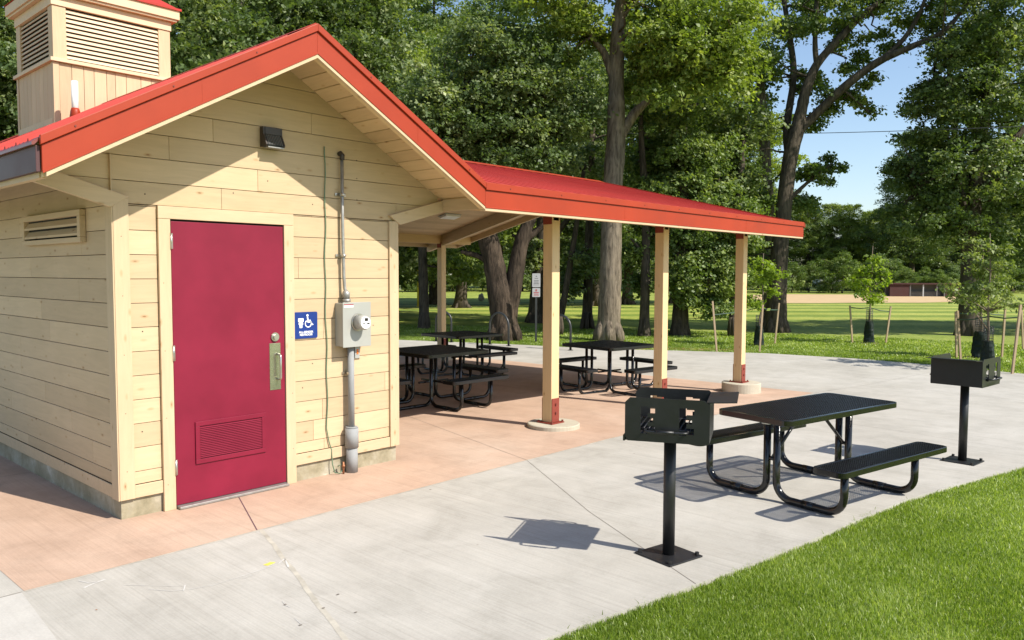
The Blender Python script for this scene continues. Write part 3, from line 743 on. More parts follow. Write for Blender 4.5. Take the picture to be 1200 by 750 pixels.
sg=thing('restroom_sign','blue square restroom sign with white toilet and wheelchair symbols beside the door','sign',(1.53,-.01,1.33))
sx0,sx1,sz0,sz1=1.417,1.648,1.222,1.446
def rrect(x0,x1,z0,z1,r,n=4):
    pts=[]
    for (cx_,cz_,a0_) in ((x1-r,z1-r,0),(x0+r,z1-r,PI/2),(x0+r,z0+r,PI),(x1-r,z0+r,1.5*PI)):
        for k in range(n+1):
            a=a0_+PI/2*k/n; pts.append((cx_+r*math.cos(a),cz_+r*math.sin(a)))
    return pts
m_=MB(); m_.prism(rrect(sx0,sx1,sz0,sz1,.012),-.010,-.004,'y'); m_.box(sx0+.02,sx1-.02,-.004,0,sz0+.02,sz1-.02); m_.build('sign_panel',BLUE,sg)
ic=MB(); YS=-.0125
def flat(poly): ic.prism(poly,YS,-.0102,'y')
# toilet
flat(rrect(1.458,1.510,1.362,1.394,.006)); flat(rrect(1.463,1.505,1.336,1.358,.008)); flat(rrect(1.471,1.497,1.312,1.335,.004))
# wheelchair: head, body, leg, wheel
flat([(1.549+.0105*math.cos(a*PI/6),1.416+.0105*math.sin(a*PI/6)) for a in range(12)])
flat([(1.543,1.402),(1.556,1.402),(1.558,1.378),(1.580,1.378),(1.580,1.370),(1.548,1.366)])
flat([(1.549,1.366),(1.548,1.355),(1.580,1.355),(1.594,1.331),(1.608,1.336),(1.604,1.342),(1.598,1.340),(1.586,1.366)])
nw=26
for k in range(nw):
    a0_=math.radians(120+k*285/nw); a1_=math.radians(120+(k+1)*285/nw); c0x,c0z=1.556,1.346
    flat([(c0x+.025*math.cos(a0_),c0z+.025*math.sin(a0_)),(c0x+.033*math.cos(a0_),c0z+.033*math.sin(a0_)),(c0x+.033*math.cos(a1_),c0z+.033*math.sin(a1_)),(c0x+.025*math.cos(a1_),c0z+.025*math.sin(a1_))])
ic.build('symbols',WHITES,sg)
def textmesh(txt,size,loc,rot,mat,name,parent,ex=.0008,off=0):
    cu_=bpy.data.curves.new(name,'FONT'); cu_.body=txt; cu_.size=size; cu_.align_x='CENTER'; cu_.extrude=ex; cu_.space_line=.95; cu_.offset=off
    t=bpy.data.objects.new('tmp',cu_); COL.objects.link(t); bpy.context.view_layer.update()
    dg=bpy.context.evaluated_depsgraph_get(); me=bpy.data.meshes.new_from_object(t.evaluated_get(dg)); bpy.data.objects.remove(t)
    Mx=Matrix.Translation(loc)@Matrix.Rotation(rot[2],4,'Z')@Matrix.Rotation(rot[0],4,'X'); me.transform(Mx); me.materials.clear(); me.materials.append(mat)
    o=bpy.data.objects.new(name,me); COL.objects.link(o); o.parent=parent; o.matrix_parent_inverse=PINV(parent); return o
textmesh('ALL-GENDER\nRESTROOM',.0235,(1.534,-.0112,1.268),(PI/2,0,0),WHITES,'lettering',sg,off=.0006)

em=thing('electric_meter','grey electric meter box with round glass meter and conduit on the front wall','electric meter',(1.97,-.06,1.14))
m_=MB(); m_.box(1.835,2.115,-.125,-.002,1.135,1.515); m_.box(1.825,2.125,-.132,-.126,1.128,1.522); m_.build('meter_box',GREYMET,em,bevel=.003)
def ring(cx_,cz_,ys,rs,mat,name,n=28):
    m=MB(); m.tube([(cx_,y,cz_) for y in ys],rs,n); return m.build(name,mat,em)
mx_,mz_=1.985,1.345
ring(mx_,mz_,[-.132,-.150],[.078,.074],STEEL,'meter_collar')
ring(mx_,mz_,[-.150,-.225,-.240],[.066,.064,.055],GREYMET,'meter_body')
ring(mx_,mz_,[-.2405,-.246],[.054,.052],WHITEP,'meter_face')
m_=MB(); m_.box(1.972,2.005,-.250,-.2465,1.362,1.386); m_.box(1.955,1.972,-.2495,-.2465,1.338,1.345); m_.box(1.998,2.022,-.2495,-.2465,1.334,1.345); m_.build('meter_display',DARK,em)
m_=MB(); m_.box(1.835,1.935,-.1345,-.1325,1.478,1.508); lb=m_.build('warning_label',WHITEP,em)
m_=MB(); m_.box(1.835,1.935,-.1358,-.1350,1.497,1.508); m_=m_.build('label_stripe',SIGNR,None); m_.parent=lb; m_.matrix_parent_inverse=Matrix.Identity(4)
m_=MB(); m_.box(1.995,2.045,-.07,-.01,1.02,1.127); m_.build('junction_tag',GREYMET,em); 
m_=MB(); m_.box(2.012,2.030,-.0735,-.0705,1.055,1.10); m_.build('orange_tag',ORANGE,em)
m_=MB(); m_.tube([(1.92,-.055,1.515),(1.92,-.055,1.60),(1.905,-.05,1.64),(1.90,-.045,1.75),(1.895,-.04,2.2),(1.895,-.04,2.77)],.0145,12); m_.tube([(1.92,-.055,1.523),(1.92,-.055,1.55)],.036,14); m_.tube([(1.92,-.055,1.551),(1.915,-.055,1.60),(1.91,-.053,1.625)],[.028,.035,.019],14); m_.build('upper_conduit',GALV,em)
m_=MB(); m_.tube([(1.895,-.042,2.76),(1.895,-.046,2.80),(1.895,-.02,2.82),(1.895,.0,2.815)],.021,12); m_.build('weatherhead',DARKM,em)
m_=MB(); m_.tube([(1.955,-.062,.40),(1.955,-.062,1.127)],.029,16); m_.build('lower_conduit',GREYPVC,em)
m_=MB(); m_.tube([(1.955,-.065,.225),(1.955,-.065,.40)],.060,20); m_.tube([(1.955,-.065,.4005),(1.955,-.065,.412)],.053,20); m_.build('conduit_coupling',GREYPVC,em)
m_=MB(); m_.tube([(1.955,-.065,0.004),(1.955,-.065,.224)],.052,20); m_.build('ground_sleeve',GREYPVC,em)
for z in (.88,1.92,2.45):
    m_=MB(); x=1.955 if z<1.5 else 1.897; r=.034 if z<1.5 else .022; m_.tube([(x,-.05,z),(x,-.05,z+.022)],r,12); m_.box(x-.055,x+.055,-.012,-.003,z,z+.022); m_.build('pipe_strap',STEEL,em)
gw=MB(); gp=[(1.735,-.012,2.86)]
for i in range(28): gp.append((1.735+.006*math.sin(i*1.1)+.004*math.sin(i*.37),-.012,2.8-i*.088))
gp+=[(1.75,-.014,.30),(1.775,-.016,.22),(1.772,-.03,.10),(1.785,-.05,.02),(1.83,-.06,.012),(1.86,-.06,.04),(1.85,-.05,.09),(1.82,-.04,.07)]
gw.tube(gp,.0048,6); o=gw.build('ground_wire',GREENW); tag(o,'thin green wire stapled down the wall beside the meter','wire')
gr=MB(); gr.tube([(1.86,-.07,0),(1.86,-.07,.11)],.009,8); gr.tube([(1.86,-.07,.06),(1.86,-.07,.085)],.015,8); o=gr.build('grounding_rod',paint('copper rod',(.32,.14,.07),.5,.6)); tag(o,'short copper coloured grounding rod in the slab beside the grey conduit','rod')

# ------------------------------------------------------------------ picnic shelter
SX1=10.42; SYR=3.45; SYB=7.5; ZE=2.60; SS=.242
ZR=ZE+SS*(SYR-YF)
def zs(y,off=0): return ZE+SS*(min(y,2*SYR-y)-YF)+off
def xval(y): # where the shelter roof meets the building roof
    return AX+(ZA-(zs(y)))/SL
sh=thing('picnic_shelter','open picnic shelter with red ribbed metal roof on square pine posts','picnic shelter',(6.8,3.45,0))
rp=MB(); 
for s_ in (0,1):
    ya,yb=(YF,SYR) if s_==0 else (SYB,SYR)
    pts=[(xval(ya)-.03,ya-(.02 if s_==0 else -.02),zs(ya)-.002),(SX1+.02,ya-(.02 if s_==0 else -.02),zs(ya)-.002),(SX1+.02,yb,ZR-.002),(xval(yb)-.03,yb,ZR-.002)]
    slab_quad(rp,pts,.016)
    x=xval(SYR)+.05; i=0
    while x<SX1:
        # start of the rib at the valley
        if x<xval(ya): 
            # solve zs(y)=zr(x)
            yv=YF+((ZA-SL*(x-AX))-ZE)/SS; ys=yv if s_==0 else 2*SYR-yv
        else: ys=ya
        hgt=.0085 if i%3==0 else .0012; wd=.013 if i%3==0 else .006
        vs=[]
        for Y in (ys,yb-(.10 if s_==0 else -.10)):
            for (dx,dz) in ((-wd,-.006),(-wd*.55,hgt),(wd*.55,hgt),(wd,-.006)): vs.append((x+dx,Y,zs(Y)+dz))
        rp.add(vs,[(0,1,5,4),(1,2,6,5),(2,3,7,6),(4,5,6,7),(0,3,2,1)])
        x+=.0762; i+=1
roof=rp.build('roof',REDROOF,sh)
rc=MB(); rc.prism([(SYR-.14,ZR-.022),(SYR,ZR+.030),(SYR+.14,ZR-.022),(SYR,ZR+.012)],xval(SYR),SX1+.02,'x'); rc=rc.build('ridge_cap',RED,None); rc.parent=roof
rc.location=(0,0,0)
dk=MB()
for s_ in (0,1):
    ya,yb=(YF+.031,SYR) if s_==0 else (SYB,SYR)
    n_=int(abs(yb-ya)/.135)
    for i in range(n_):
        y0=ya+(yb-ya)*i/n_; y1=ya+(yb-ya)*(i+1)/n_; g=.0022*(1 if yb>ya else -1)
        X0=2.53 if (y0>-.0 and y0<7.0) else ER+.02
        if y0>7.0: X0=ER+.02
        dk.prism([(y0+g,zs(y0)-.115),(y1-g,zs(y1)-.115),(y1-g,zs(y1)-.022),(y0+g,zs(y0)-.022)],X0,SX1-.03,'x',random.random())
dk.build('ceiling_boards',wood('ceiling boards',(.62,.44,.25),0,.16),sh)
m_=MB(); m_.box(ER+.001,SX1+.01,YF-.052,YF-.022,ZE-.045,ZE+.026); m_.build('eave_trim',RED,sh,bevel=.004)
m_=MB(); m_.box(ER+.001,SX1,YF-.036,YF-.012,ZE-.205,ZE-.047); m_.box(ER+.001,SX1,YF-.045,YF-.0365,ZE-.214,ZE-.200); m_.build('eave_fascia',RED,sh,bevel=.003)
m_=MB(); m_.box(ER-.004,SX1-.002,YF-.040,YF-.0105,ZE-.238,ZE-.216); m_.build('eave_strip',W_TRX,sh)
m_=MB(); m_.box(ER-.004,SX1-.01,YF-.010,YF+.030,ZE-.236,ZE-.0465); m_.build('eave_board',W_TRX,sh,bevel=.003)
m_=MB(); m_.box(ER+.4,SX1,SYB+.012,SYB+.036,ZE-.205,ZE+.005); m_.build('eave_fascia',RED,sh,bevel=.003)
m_=MB(); m_.box(ER+.4,SX1-.01,SYB-.03,SYB+.010,ZE-.236,ZE-.0465); m_.build('eave_board',W_TRX,sh,bevel=.003)
def gablestrip(o1,o0,x0,x1,y0=YF,y1=SYB):
    m=MB(); m.prism([(y0,zs(y0)+o0),(SYR,ZR+o0),(SYR,ZR+o1),(y0,zs(y0)+o1)],x0,x1,'x'); m.prism([(SYR,ZR+o0),(y1,zs(y1)+o0),(y1,zs(y1)+o1),(SYR,ZR+o1)],x0,x1,'x'); return m
gablestrip(.02,-.045,SX1+.022,SX1+.05,YF-.05,SYB+.05).build('rake_trim',RED,sh)
gablestrip(-.047,-.205,SX1+.011,SX1+.034,YF-.03,SYB+.03).build('rake_fascia',RED,sh)
gablestrip(-.0465,-.236,SX1-.028,SX1+.008,YF+.031,SYB-.031).build('rake_board',W_Y,sh)
PX=[4.7203,7.0927,9.4651]; PYF=-.0846; PYB=6.9835; PW=.137
gablestrip(-.118,-.34,9.465+.02,9.465+.115,PYF,PYB+.5).build('rafter_beam',W_Y,sh)
gablestrip(-.118,-.34,7.0927+.02,7.0927+.115,PYF,PYB+.5).build('rafter_beam',W_Y,sh)
gablestrip(-.118,-.34,4.7203+.02,4.7203+.115,PYF,PYB+.5).build('rafter_beam',W_Y,sh)
for yy in (PYF,PYB):
    m_=MB(); m_.box(3.16 if yy<0 else 2.60,SX1-.03,yy+.02,yy+.117,2.43,2.625); m_.build('header_beam',W_BEAM,sh,bevel=.004)
ps=[(x,PYF) for x in PX]+[(x,PYB) for x in PX]
for (x,y) in ps:
    m_=MB(); m_.box(x,x+PW,y,y+PW,.062,2.428); post=m_.build('post',W_POST,sh,bevel=.006)
    m_=MB(); m_.box(x+.004,x+PW-.004,y-.009,y-.001,.064,.34); m_.box(x+.004,x+PW-.004,y+PW+.001,y+PW+.009,.064,.34)
    m_.box(x-.045,x+PW+.045,y-.05,y+PW+.05,.050,.0615)
    m_.box(x-.009,x-.001,y+.004,y+PW-.004,2.34,2.46); m_.box(x+PW+.001,x+PW+.009,y+.004,y+PW-.004,2.34,2.46)
    build_each(m_,'post_bracket',DKRED,post,True,bevel=.002)
    m_=MB()
    for z in (.17,.27): m_.tube([(x+PW/2,y-.022,z),(x+PW/2,y-.0095,z)],.014,6,smooth=False)
    for dx in (-.028,PW+.028):
        for dy in (-.032,PW+.032): m_.tube([(x+dx,y+dy,.062),(x+dx,y+dy,.082)],.013,6,smooth=False)
    build_each(m_,'bolt',RUST,post,True)
    m_=MB(); m_.tube([(x+PW/2+.02,y+PW/2-.03,gz(x)-.06),(x+PW/2+.02,y+PW/2-.03,.042),(x+PW/2+.02,y+PW/2-.03,.0495)],[.305,.305,.296],40,smooth=False); m_.build('footing',PADC,sh)
lap=MB()
for xx in (5.35,8.4): lap.box(xx,xx+.012,YF-.0375,YF-.0362,ZE-.203,ZE-.049)
build_each(lap,'fascia_lap',RED,sh)
screws('trim_screw',[(3.4+i*.78,YF-.0525,ZE-.012) for i in range(9)],sh,.007)
cl=thing('ceiling_light','small white ceiling light under the shelter roof beside the building','ceiling light',(0,0,0))
P=None
# find where the pixel ray meets the rear ceiling slope
def ceil_hit(px,py):
    d=Fv+Rv*((px-600)/FPX)-Uv*((py-375)/FPX); lo,hi=1,30
    f=lambda t:(CAM+d*t).z-zs((CAM+d*t).y,-.115)
    t=1
    while t<30 and not ((CAM+d*t).y>SYR and f(t)>0): t+=.02
    return CAM+d*t
q=ceil_hit(527,252); q.z=zs(q.y,-.115)
m_=MB(); m_.box(-.20,.20,-.10,.10,-.055,-.004,M=Matrix.Translation(q)@Matrix.Rotation(-math.atan(SS),4,'X')); m_.build('diffuser',WHITEP,cl,bevel=.01)
m_=MB(); m_.box(-.215,.215,-.115,.115,-.012,.0,M=Matrix.Translation(q)@Matrix.Rotation(-math.atan(SS),4,'X')); m_.build('frame',GREYMET,cl)

# ------------------------------------------------------------------ picnic tables
def rr_poly(hx,hy,r,n=5):
    return rrect(-hx,hx,-hy,hy,r,n)
def top_sheet(parent,name,hx,hy,z,cxp,cyp,r=.06,rim=.045):
    M=Matrix.Translation((cxp,cyp,0))
    P_=rr_poly(hx-.006,hy-.006,r); m=MB(); hb=.0045
    for sg in (-1,1):
        dr=Vector((.88,sg*.475)).normalized(); nn=Vector((-dr.y,dr.x)); o_=-2.0
        while o_<2.0:
            # cut the slat's line by the convex outline
            t0,t1=-9,9; c0=nn*o_; ok=True
            for a in range(len(P_)):
                A_=Vector(P_[a]); B_=Vector(P_[(a+1)%len(P_)]); e_=B_-A_; no=Vector((-e_.y,e_.x))   # inward for a counter-clockwise outline
                if no.length<1e-7: continue
                den=no.dot(dr); num=no.dot(A_-c0)
                if abs(den)<1e-9:
                    if num>0: ok=False
                elif den>0: t0=max(t0,num/den)
                else: t1=min(t1,num/den)
            if ok and t1-t0>.004:
                a_=c0+dr*t0; b_=c0+dr*t1; w2=nn*.0013; zz=z-.001-(.0004 if sg>0 else 0)
                m.add([M@Vector((q.x,q.y,h_)) for h_ in (zz-hb,zz) for q in (a_-w2,a_+w2,b_+w2,b_-w2)],[(3,2,1,0),(4,5,6,7),(0,1,5,4),(1,2,6,5),(2,3,7,6),(3,0,4,7)])
            o_+=.0135
    t=m.build(name,MESHK,parent)
    m=MB(); a=rr_poly(hx,hy,r); b=rr_poly(hx-.022,hy-.022,r-.018); n=len(a)
    vs=[M@Vector((p[0],p[1],z)) for p in a]+[M@Vector((p[0],p[1],z)) for p in b]+[M@Vector((p[0],p[1],z-rim)) for p in a]+[M@Vector((p[0],p[1],z-rim)) for p in b]
    fs=[]
    for i in range(n):
        j=(i+1)%n
        fs+=[(i,j,n+j,n+i),(i,2*n+i,2*n+j,j),(n+i,n+j,3*n+j,3*n+i),(2*n+i,3*n+i,3*n+j,2*n+j)]
    m.add(vs,fs); e=m.build('rim',BLACKT,None,bevel=.004); e.parent=t
    # two stiffening ribs underneath
    m=MB()
    if hx>=hy:
        for x in (-hx*.5,0,hx*.5): m.box(cxp+x-.014,cxp+x+.014,cyp-hy+.03,cyp+hy-.03,z-.035,z-.0105)
    else:
        for y in (-hy*.5,0,hy*.5): m.box(cxp-hx+.03,cxp+hx-.03,cyp+y-.014,cyp+y+.014,z-.035,z-.0105)
    e=m.build('stiffener',BLACKT,None); e.parent=t
    return t
def arc_path(p0,p1,p2,r,n=7):
    # rounded corner at p1
    a=(Vector(p0)-Vector(p1)).normalized(); b=(Vector(p2)-Vector(p1)).normalized()
    ang=a.angle(b); t=r/math.tan(ang/2); s=Vector(p1)+a*t; e=Vector(p1)+b*t
    c=Vector(p1)+(a+b).normalized()*(r/math.sin(ang/2)); out=[]
    v0=(s-c).normalized(); v1=(e-c).normalized(); w_=v0.angle(v1)
    for k in range(n+1):
        f=k/n; out.append(c+(v0*math.sin((1-f)*w_)+v1*math.sin(f*w_))*(r/math.sin(w_)))
    return out
def uleg(x,y_in,y_out,ztop,zseat,r=.030,bend=.13,zf=.032,ax='y'):
    # upright near the middle, run along the floor, upright under the seat
    def P(o,z): return (x,o,z) if ax=='y' else (o,x,z)
    pts=[P(y_in,ztop)]+arc_path(P(y_in,ztop),P(y_in,zf),P(y_out,zf),bend)+arc_path(P(y_in,zf),P(y_out,zf),P(y_out,zseat),bend)+[P(y_out,zseat)]
    m=MB(); m.tube(pts,r,12)
    # sleeve joints on the floor run
    ym=(y_in+y_out)/2; s=.05
    m.tube([P(ym-s,zf),P(ym+s,zf)],r*1.10,12)
    return m
t=thing('picnic_table','long black perforated metal picnic table with two benches out on the grey concrete','picnic table',(0,0,0),0,world=False)
ZT,ZB=.705,.405; HL,HW=.775,.335
top_sheet(t,'tabletop',HL,HW,ZT,0,0)
for s in (-1,1): top_sheet(t,'bench',HL*.98,.125,ZB,0,s*.635,.05)
for sx_ in (-1,1):
    for s in (-1,1): uleg(sx_*.50,s*.045,s*.62,ZT-.035,ZB-.035,.029).build('leg',BLACKT,t)
    m=MB(); m.tube([(sx_*.50,-.05,.33),(sx_*.50,.05,.33)],.016,8); m.build('leg_tie',BLACKT,t)
    m=MB(); m.tube([(sx_*.50,0,.33),(sx_*.10,0,ZT-.03)],.014,8); m.build('brace',BLACKT,t)
m=MB(); m.box(-.532,-.4695,.012,.078,.60,.625); m.build('sticker',WHITEP,t)
t.location=(4.20,-3.28,-.002); t.rotation_euler=(0,0,math.radians(-11.7))
# square tables
sq=thing('picnic_table','square dark picnic table in shade, half hidden by the building corner','picnic table',(0,0,0),0,'square picnic tables under the shelter',world=False)
ZT2,ZB2=.735,.43
top_sheet(sq,'tabletop',.56,.56,ZT2,0,0,.07)
for s in (-1,1):
    top_sheet(sq,'bench',.50,.125,ZB2,0,s*.87,.05); top_sheet(sq,'bench',.125,.50,ZB2,s*.87,0,.05)
for s in (-1,1):
    for k in (-1,1):
        uleg(k*.26,s*.26,s*.87,ZT2-.03,ZB2-.03,.023,.12,.025,'y').build('leg',BLACKT,sq)
        uleg(k*.20,s*.20,s*.87,ZT2-.03,ZB2-.03,.023,.12,.025,'x').build('leg',BLACKT,sq)
m=MB(); m.tube([(-.26,0,.30),(.26,0,.30)],.014,8); m.tube([(0,-.26,.30),(0,.26,.30)],.014,8); m.build('cross_tie',BLACKT,sq)
sq.location=(5.0,2.25,-.002); sq.rotation_euler=(0,0,math.radians(-2))
dup(sq,(8.12,1.52,-.076),math.radians(-8),'square black picnic table at the front between the first two shelter posts','square picnic tables under the shelter')
dup(sq,(7.92,4.72,-.070),math.radians(-4),'square dark picnic table at the back, beside the rear shelter post','square picnic tables under the shelter')

# ------------------------------------------------------------------ grills
def slot_plate(m,hx,z0,z1,y0,y1,side):
    # side plate (in x-z) with two notched openings, built from strips so the openings are real holes
    # openings: main slot with two side notches, like an adjuster track
    cols=[-hx]; 
    holes=[]
    for cx_ in (-.115,.115):
        holes+= [(cx_-.040,cx_+.002,z0+.048,z0+.214),(cx_+.002,cx_+.046,z0+.056,z0+.094),(cx_+.002,cx_+.034,z0+.120,z0+.148),(cx_+.002,cx_+.046,z0+.174,z0+.206)]
    xs=sorted(set([-hx,hx]+[h[0] for h in holes]+[h[1] for h in holes])); zs_=sorted(set([z0,z1]+[h[2] for h in holes]+[h[3] for h in holes]))
    for i in range(len(xs)-1):
        # merge vertical runs
        run=None
        for j in range(len(zs_)-1):
            xm=(xs[i]+xs[i+1])/2; zm=(zs_[j]+zs_[j+1])/2
            inside=any(h[0]<xm<h[1] and h[2]<zm<h[3] for h in holes)
            if not inside: run=(run[0],zs_[j+1]) if run else (zs_[j],zs_[j+1])
            if (inside or j==len(zs_)-2) and run:
                xa,xb=xs[i],xs[i+1]
                za,zb=run
                if i==0 and za==z0: m.prism([(xa+.018,za),(xb,za),(xb,zb),(xa+.03,zb),(xa,zb-.03),(xa,za+.03)],y0,y1,'y')
                elif i==len(xs)-2 and za==z0: m.prism([(xa,za),(xb-.01,za),(xb,za+.01),(xb,zb-.03),(xb-.03,zb),(xa,zb)],y0,y1,'y')
                else: m.box(xa,xb,y0,y1,za,zb)
                run=None
gl_=thing('barbecue_grill','black steel pedestal grill nearest the camera, slotted side plate and handle facing forward','grill',(0,0,0),0,'pedestal grills on the concrete',world=False)
# local frame: +x = out of the back plate, side plates lie along x at y=+-.22
ZG=.765; ZH=1.03
m=MB(); m.tube([(0,0,.012),(0,0,ZG-.002)],.038,20); m.build('pedestal_post',BLACKF,gl_)
m=MB(); m.box(-.15,.15,-.15,.15,.0,.010); b=m.build('base_plate',BLACKF,gl_,bevel=.002)
for (x,y) in ((-.125,-.125),(.125,-.125),(-.125,.125),(.125,.125)):
    m=MB(); m.tube([(x,y,.0105),(x,y,.03)],.014,6,smooth=False); c_=m.build('bolt',BLACKF,None); c_.parent=b
m=MB(); m.box(-.25,.245,-.2195,.2195,ZG+.001,ZG+.006); m.box(-.262,-.250,-.2195,.2195,ZG-.004,ZG+.03); m.build('firebox_floor',BLACKF,gl_)
m=MB(); m.box(.2465,.2515,-.2195,.2195,ZG+.007,ZH-.018); m.build('back_plate',BLACKF,gl_)
m=MB(); m.prism([(.232,ZH-.010),(.238,ZH-.016),(.405,ZH-.006),(.405,ZH+.000)],-.2195,.2195,'y'); m.build('back_flange',BLACKF,gl_)
for s in (-1,1):
    m=MB(); slot_plate(m,.25,ZG,ZH,min(s*.22,s*.226),max(s*.22,s*.226),s); m.build('side_plate',BLACKF,gl_)
    m=MB(); zz=ZG+.072; 
    m.tube([(-.125,s*.20,zz),(-.125,s*.262,zz),(-.118,s*.275,zz),(-.10,s*.28,zz),(.10,s*.28,zz),(.118,s*.275,zz),(.125,s*.262,zz),(.125,s*.20,zz)],.008,8)
    m.tube([(-.06,s*.28,zz),(.05,s*.28,zz)],.0115,8); m.build('handle',BLACKF,gl_)
m=MB()
for i in range(15):
    x=-.235+i*.031; m.tube([(x,-.205,ZG+.072),(x,.205,ZG+.072)],.005,6)
m.tube([(-.24,-.205,ZG+.072),(.23,-.205,ZG+.072)],.007,6); m.tube([(-.24,.205,ZG+.072),(.23,.205,ZG+.072)],.007,6); m.build('grate',BLACKF,gl_)
# grill one: back plate faces (.26,-.96)
gl_.location=(2.075,-3.24,.001); gl_.rotation_euler=(0,0,math.radians(-65))
b.rotation_euler.z=math.radians(54)
g2_=dup(gl_,(6.36,-3.93,gz(6.36)-.035+.036),math.atan2(.10,-.99),'black steel pedestal grill beyond the long table, closed back plate toward us','pedestal grills on the concrete')
for c_ in g2_.children:
    if c_.name.startswith('base_plate'): c_.rotation_euler.z=0

# ------------------------------------------------------------------ bike racks, signs, poles
def hoop(px1,py1,px2,py2,h,label):
    a=Vector((*wpix(px1,py1),-.16)); b=Vector((*wpix(px2,py2),-.16)); d=(b-a).length
    u=(b-a).normalized(); r=d/2; pts=[a,a+Vector((0,0,h-r))]
    for k in range(1,12): 
        an=PI-PI*k/12; pts.append(a+u*(r+r*math.cos(an))+Vector((0,0,h-r+r*math.sin(an))))
    pts+=[b+Vector((0,0,h-r)),b]
    t=thing('bike_rack',label,'bike rack',((a+b)/2),0,'inverted u bike racks on the far edge')
    m=MB(); m.tube(pts,.03,10); m.build('hoop',TUBEK,t)
    for q in (a,b):
        m=MB(); m.tube([q,q+Vector((0,0,.012))],.07,14,smooth=False); m.build('foot_flange',TUBEK,t)
hoop(511,400,529,401,.86,'dark hoop bike rack standing behind the rear shelter post')
hoop(574,403.5,596,405.5,.88,'dark hoop bike rack in front of the twin trunk tree')
hoop(646,408.5,668.5,410.5,.88,'dark hoop bike rack half hidden by the front left shelter post')
b=Vector((*wpix(628,400.5),-.16))
ss=thing('sign_post','grey post with two small white notice signs, one above the other, beyond the paving','sign post',b)
def facing(M0): return M0
ang=-YAW  # panel faces the camera side
Mx=Matrix.Translation(b)@Matrix.Rotation(-YAW+.10,4,'Z')
m=MB(); m.box(-.028,.028,-.012,.012,0,1.93,M=Mx); m.build('post',TUBEK,ss)
def panel(z0,z1,wd,rows,ink):
    m=MB(); m.prism(rrect(-wd/2,wd/2,z0,z1,.02),-.022,-.014,'y',M=Mx); p=m.build('sign_panel',SIGNW,ss)
    m=MB()
    for (za,zb,w0) in rows: m.box(-w0/2,w0/2,-.0245,-.0225,za,zb,M=Mx)
    q=m.build('printing',ink,None); q.parent=p; q.matrix_parent_inverse=Matrix.Identity(4)
    return p
panel(1.56,1.95,.235,[(1.80,1.812,.10),(1.74,1.752,.14),(1.70,1.712,.13),(1.66,1.672,.15),(1.62,1.626,.16),(1.85,1.885,.012),(1.862,1.872,.04)],SIGNK)
panel(1.28,1.535,.225,[(1.44,1.50,.05),(1.39,1.42,.15),(1.35,1.37,.13),(1.31,1.325,.15)],SIGNR)
b=Vector((*wpix(490,359.5),-.16)); m=MB(); m.tube([b,b+Vector((0,0,2.15))],.06,10); m.tube([b,b+Vector((0,0,.03))],.10,10); o=m.build('marker_pole',YELLOW); tag(o,'thin yellow pole standing far off on the shaded lawn','pole')
def boulder(px,py,h,label):
    b=Vector((*wpix(px,py),-.18)); bm=bmesh.new(); bmesh.ops.create_icosphere(bm,subdivisions=3,radius=1)
    for v in bm.verts:
        n=1+.18*math.sin(v.co.x*3.1+1)*math.cos(v.co.y*2.7)+.1*math.sin(v.co.z*5+v.co.x*4)
        v.co=Vector((v.co.x*h*.42*n,v.co.y*h*.42*n,(v.co.z*.55+.45)*h*n))
    me=bpy.data.meshes.new('boulder'); bm.to_mesh(me); bm.free(); me.materials.append(STONE); o=bpy.data.objects.new('boulder',me); COL.objects.link(o); o.location=b
    tag(o,label,'boulder')
boulder(564,352.5,.52,'small pale grey boulder far out on the lawn left of the twin trunk tree')

# utility cable
def cable(p0,p1,sag,label,r=.012):
    pts=[]
    for k in range(41):
        t=k/40; q=p0.lerp(p1,t); q.z-=sag*4*t*(1-t); pts.append(q)
    m=MB(); m.tube(pts,r,6); o=m.build('utility_cable',WIREK); tag(o,label,'cable')
A=at(600,150,46); B=at(1330,142,20)
cable(A,B,.35,'thin grey overhead cable crossing the patch of open sky')

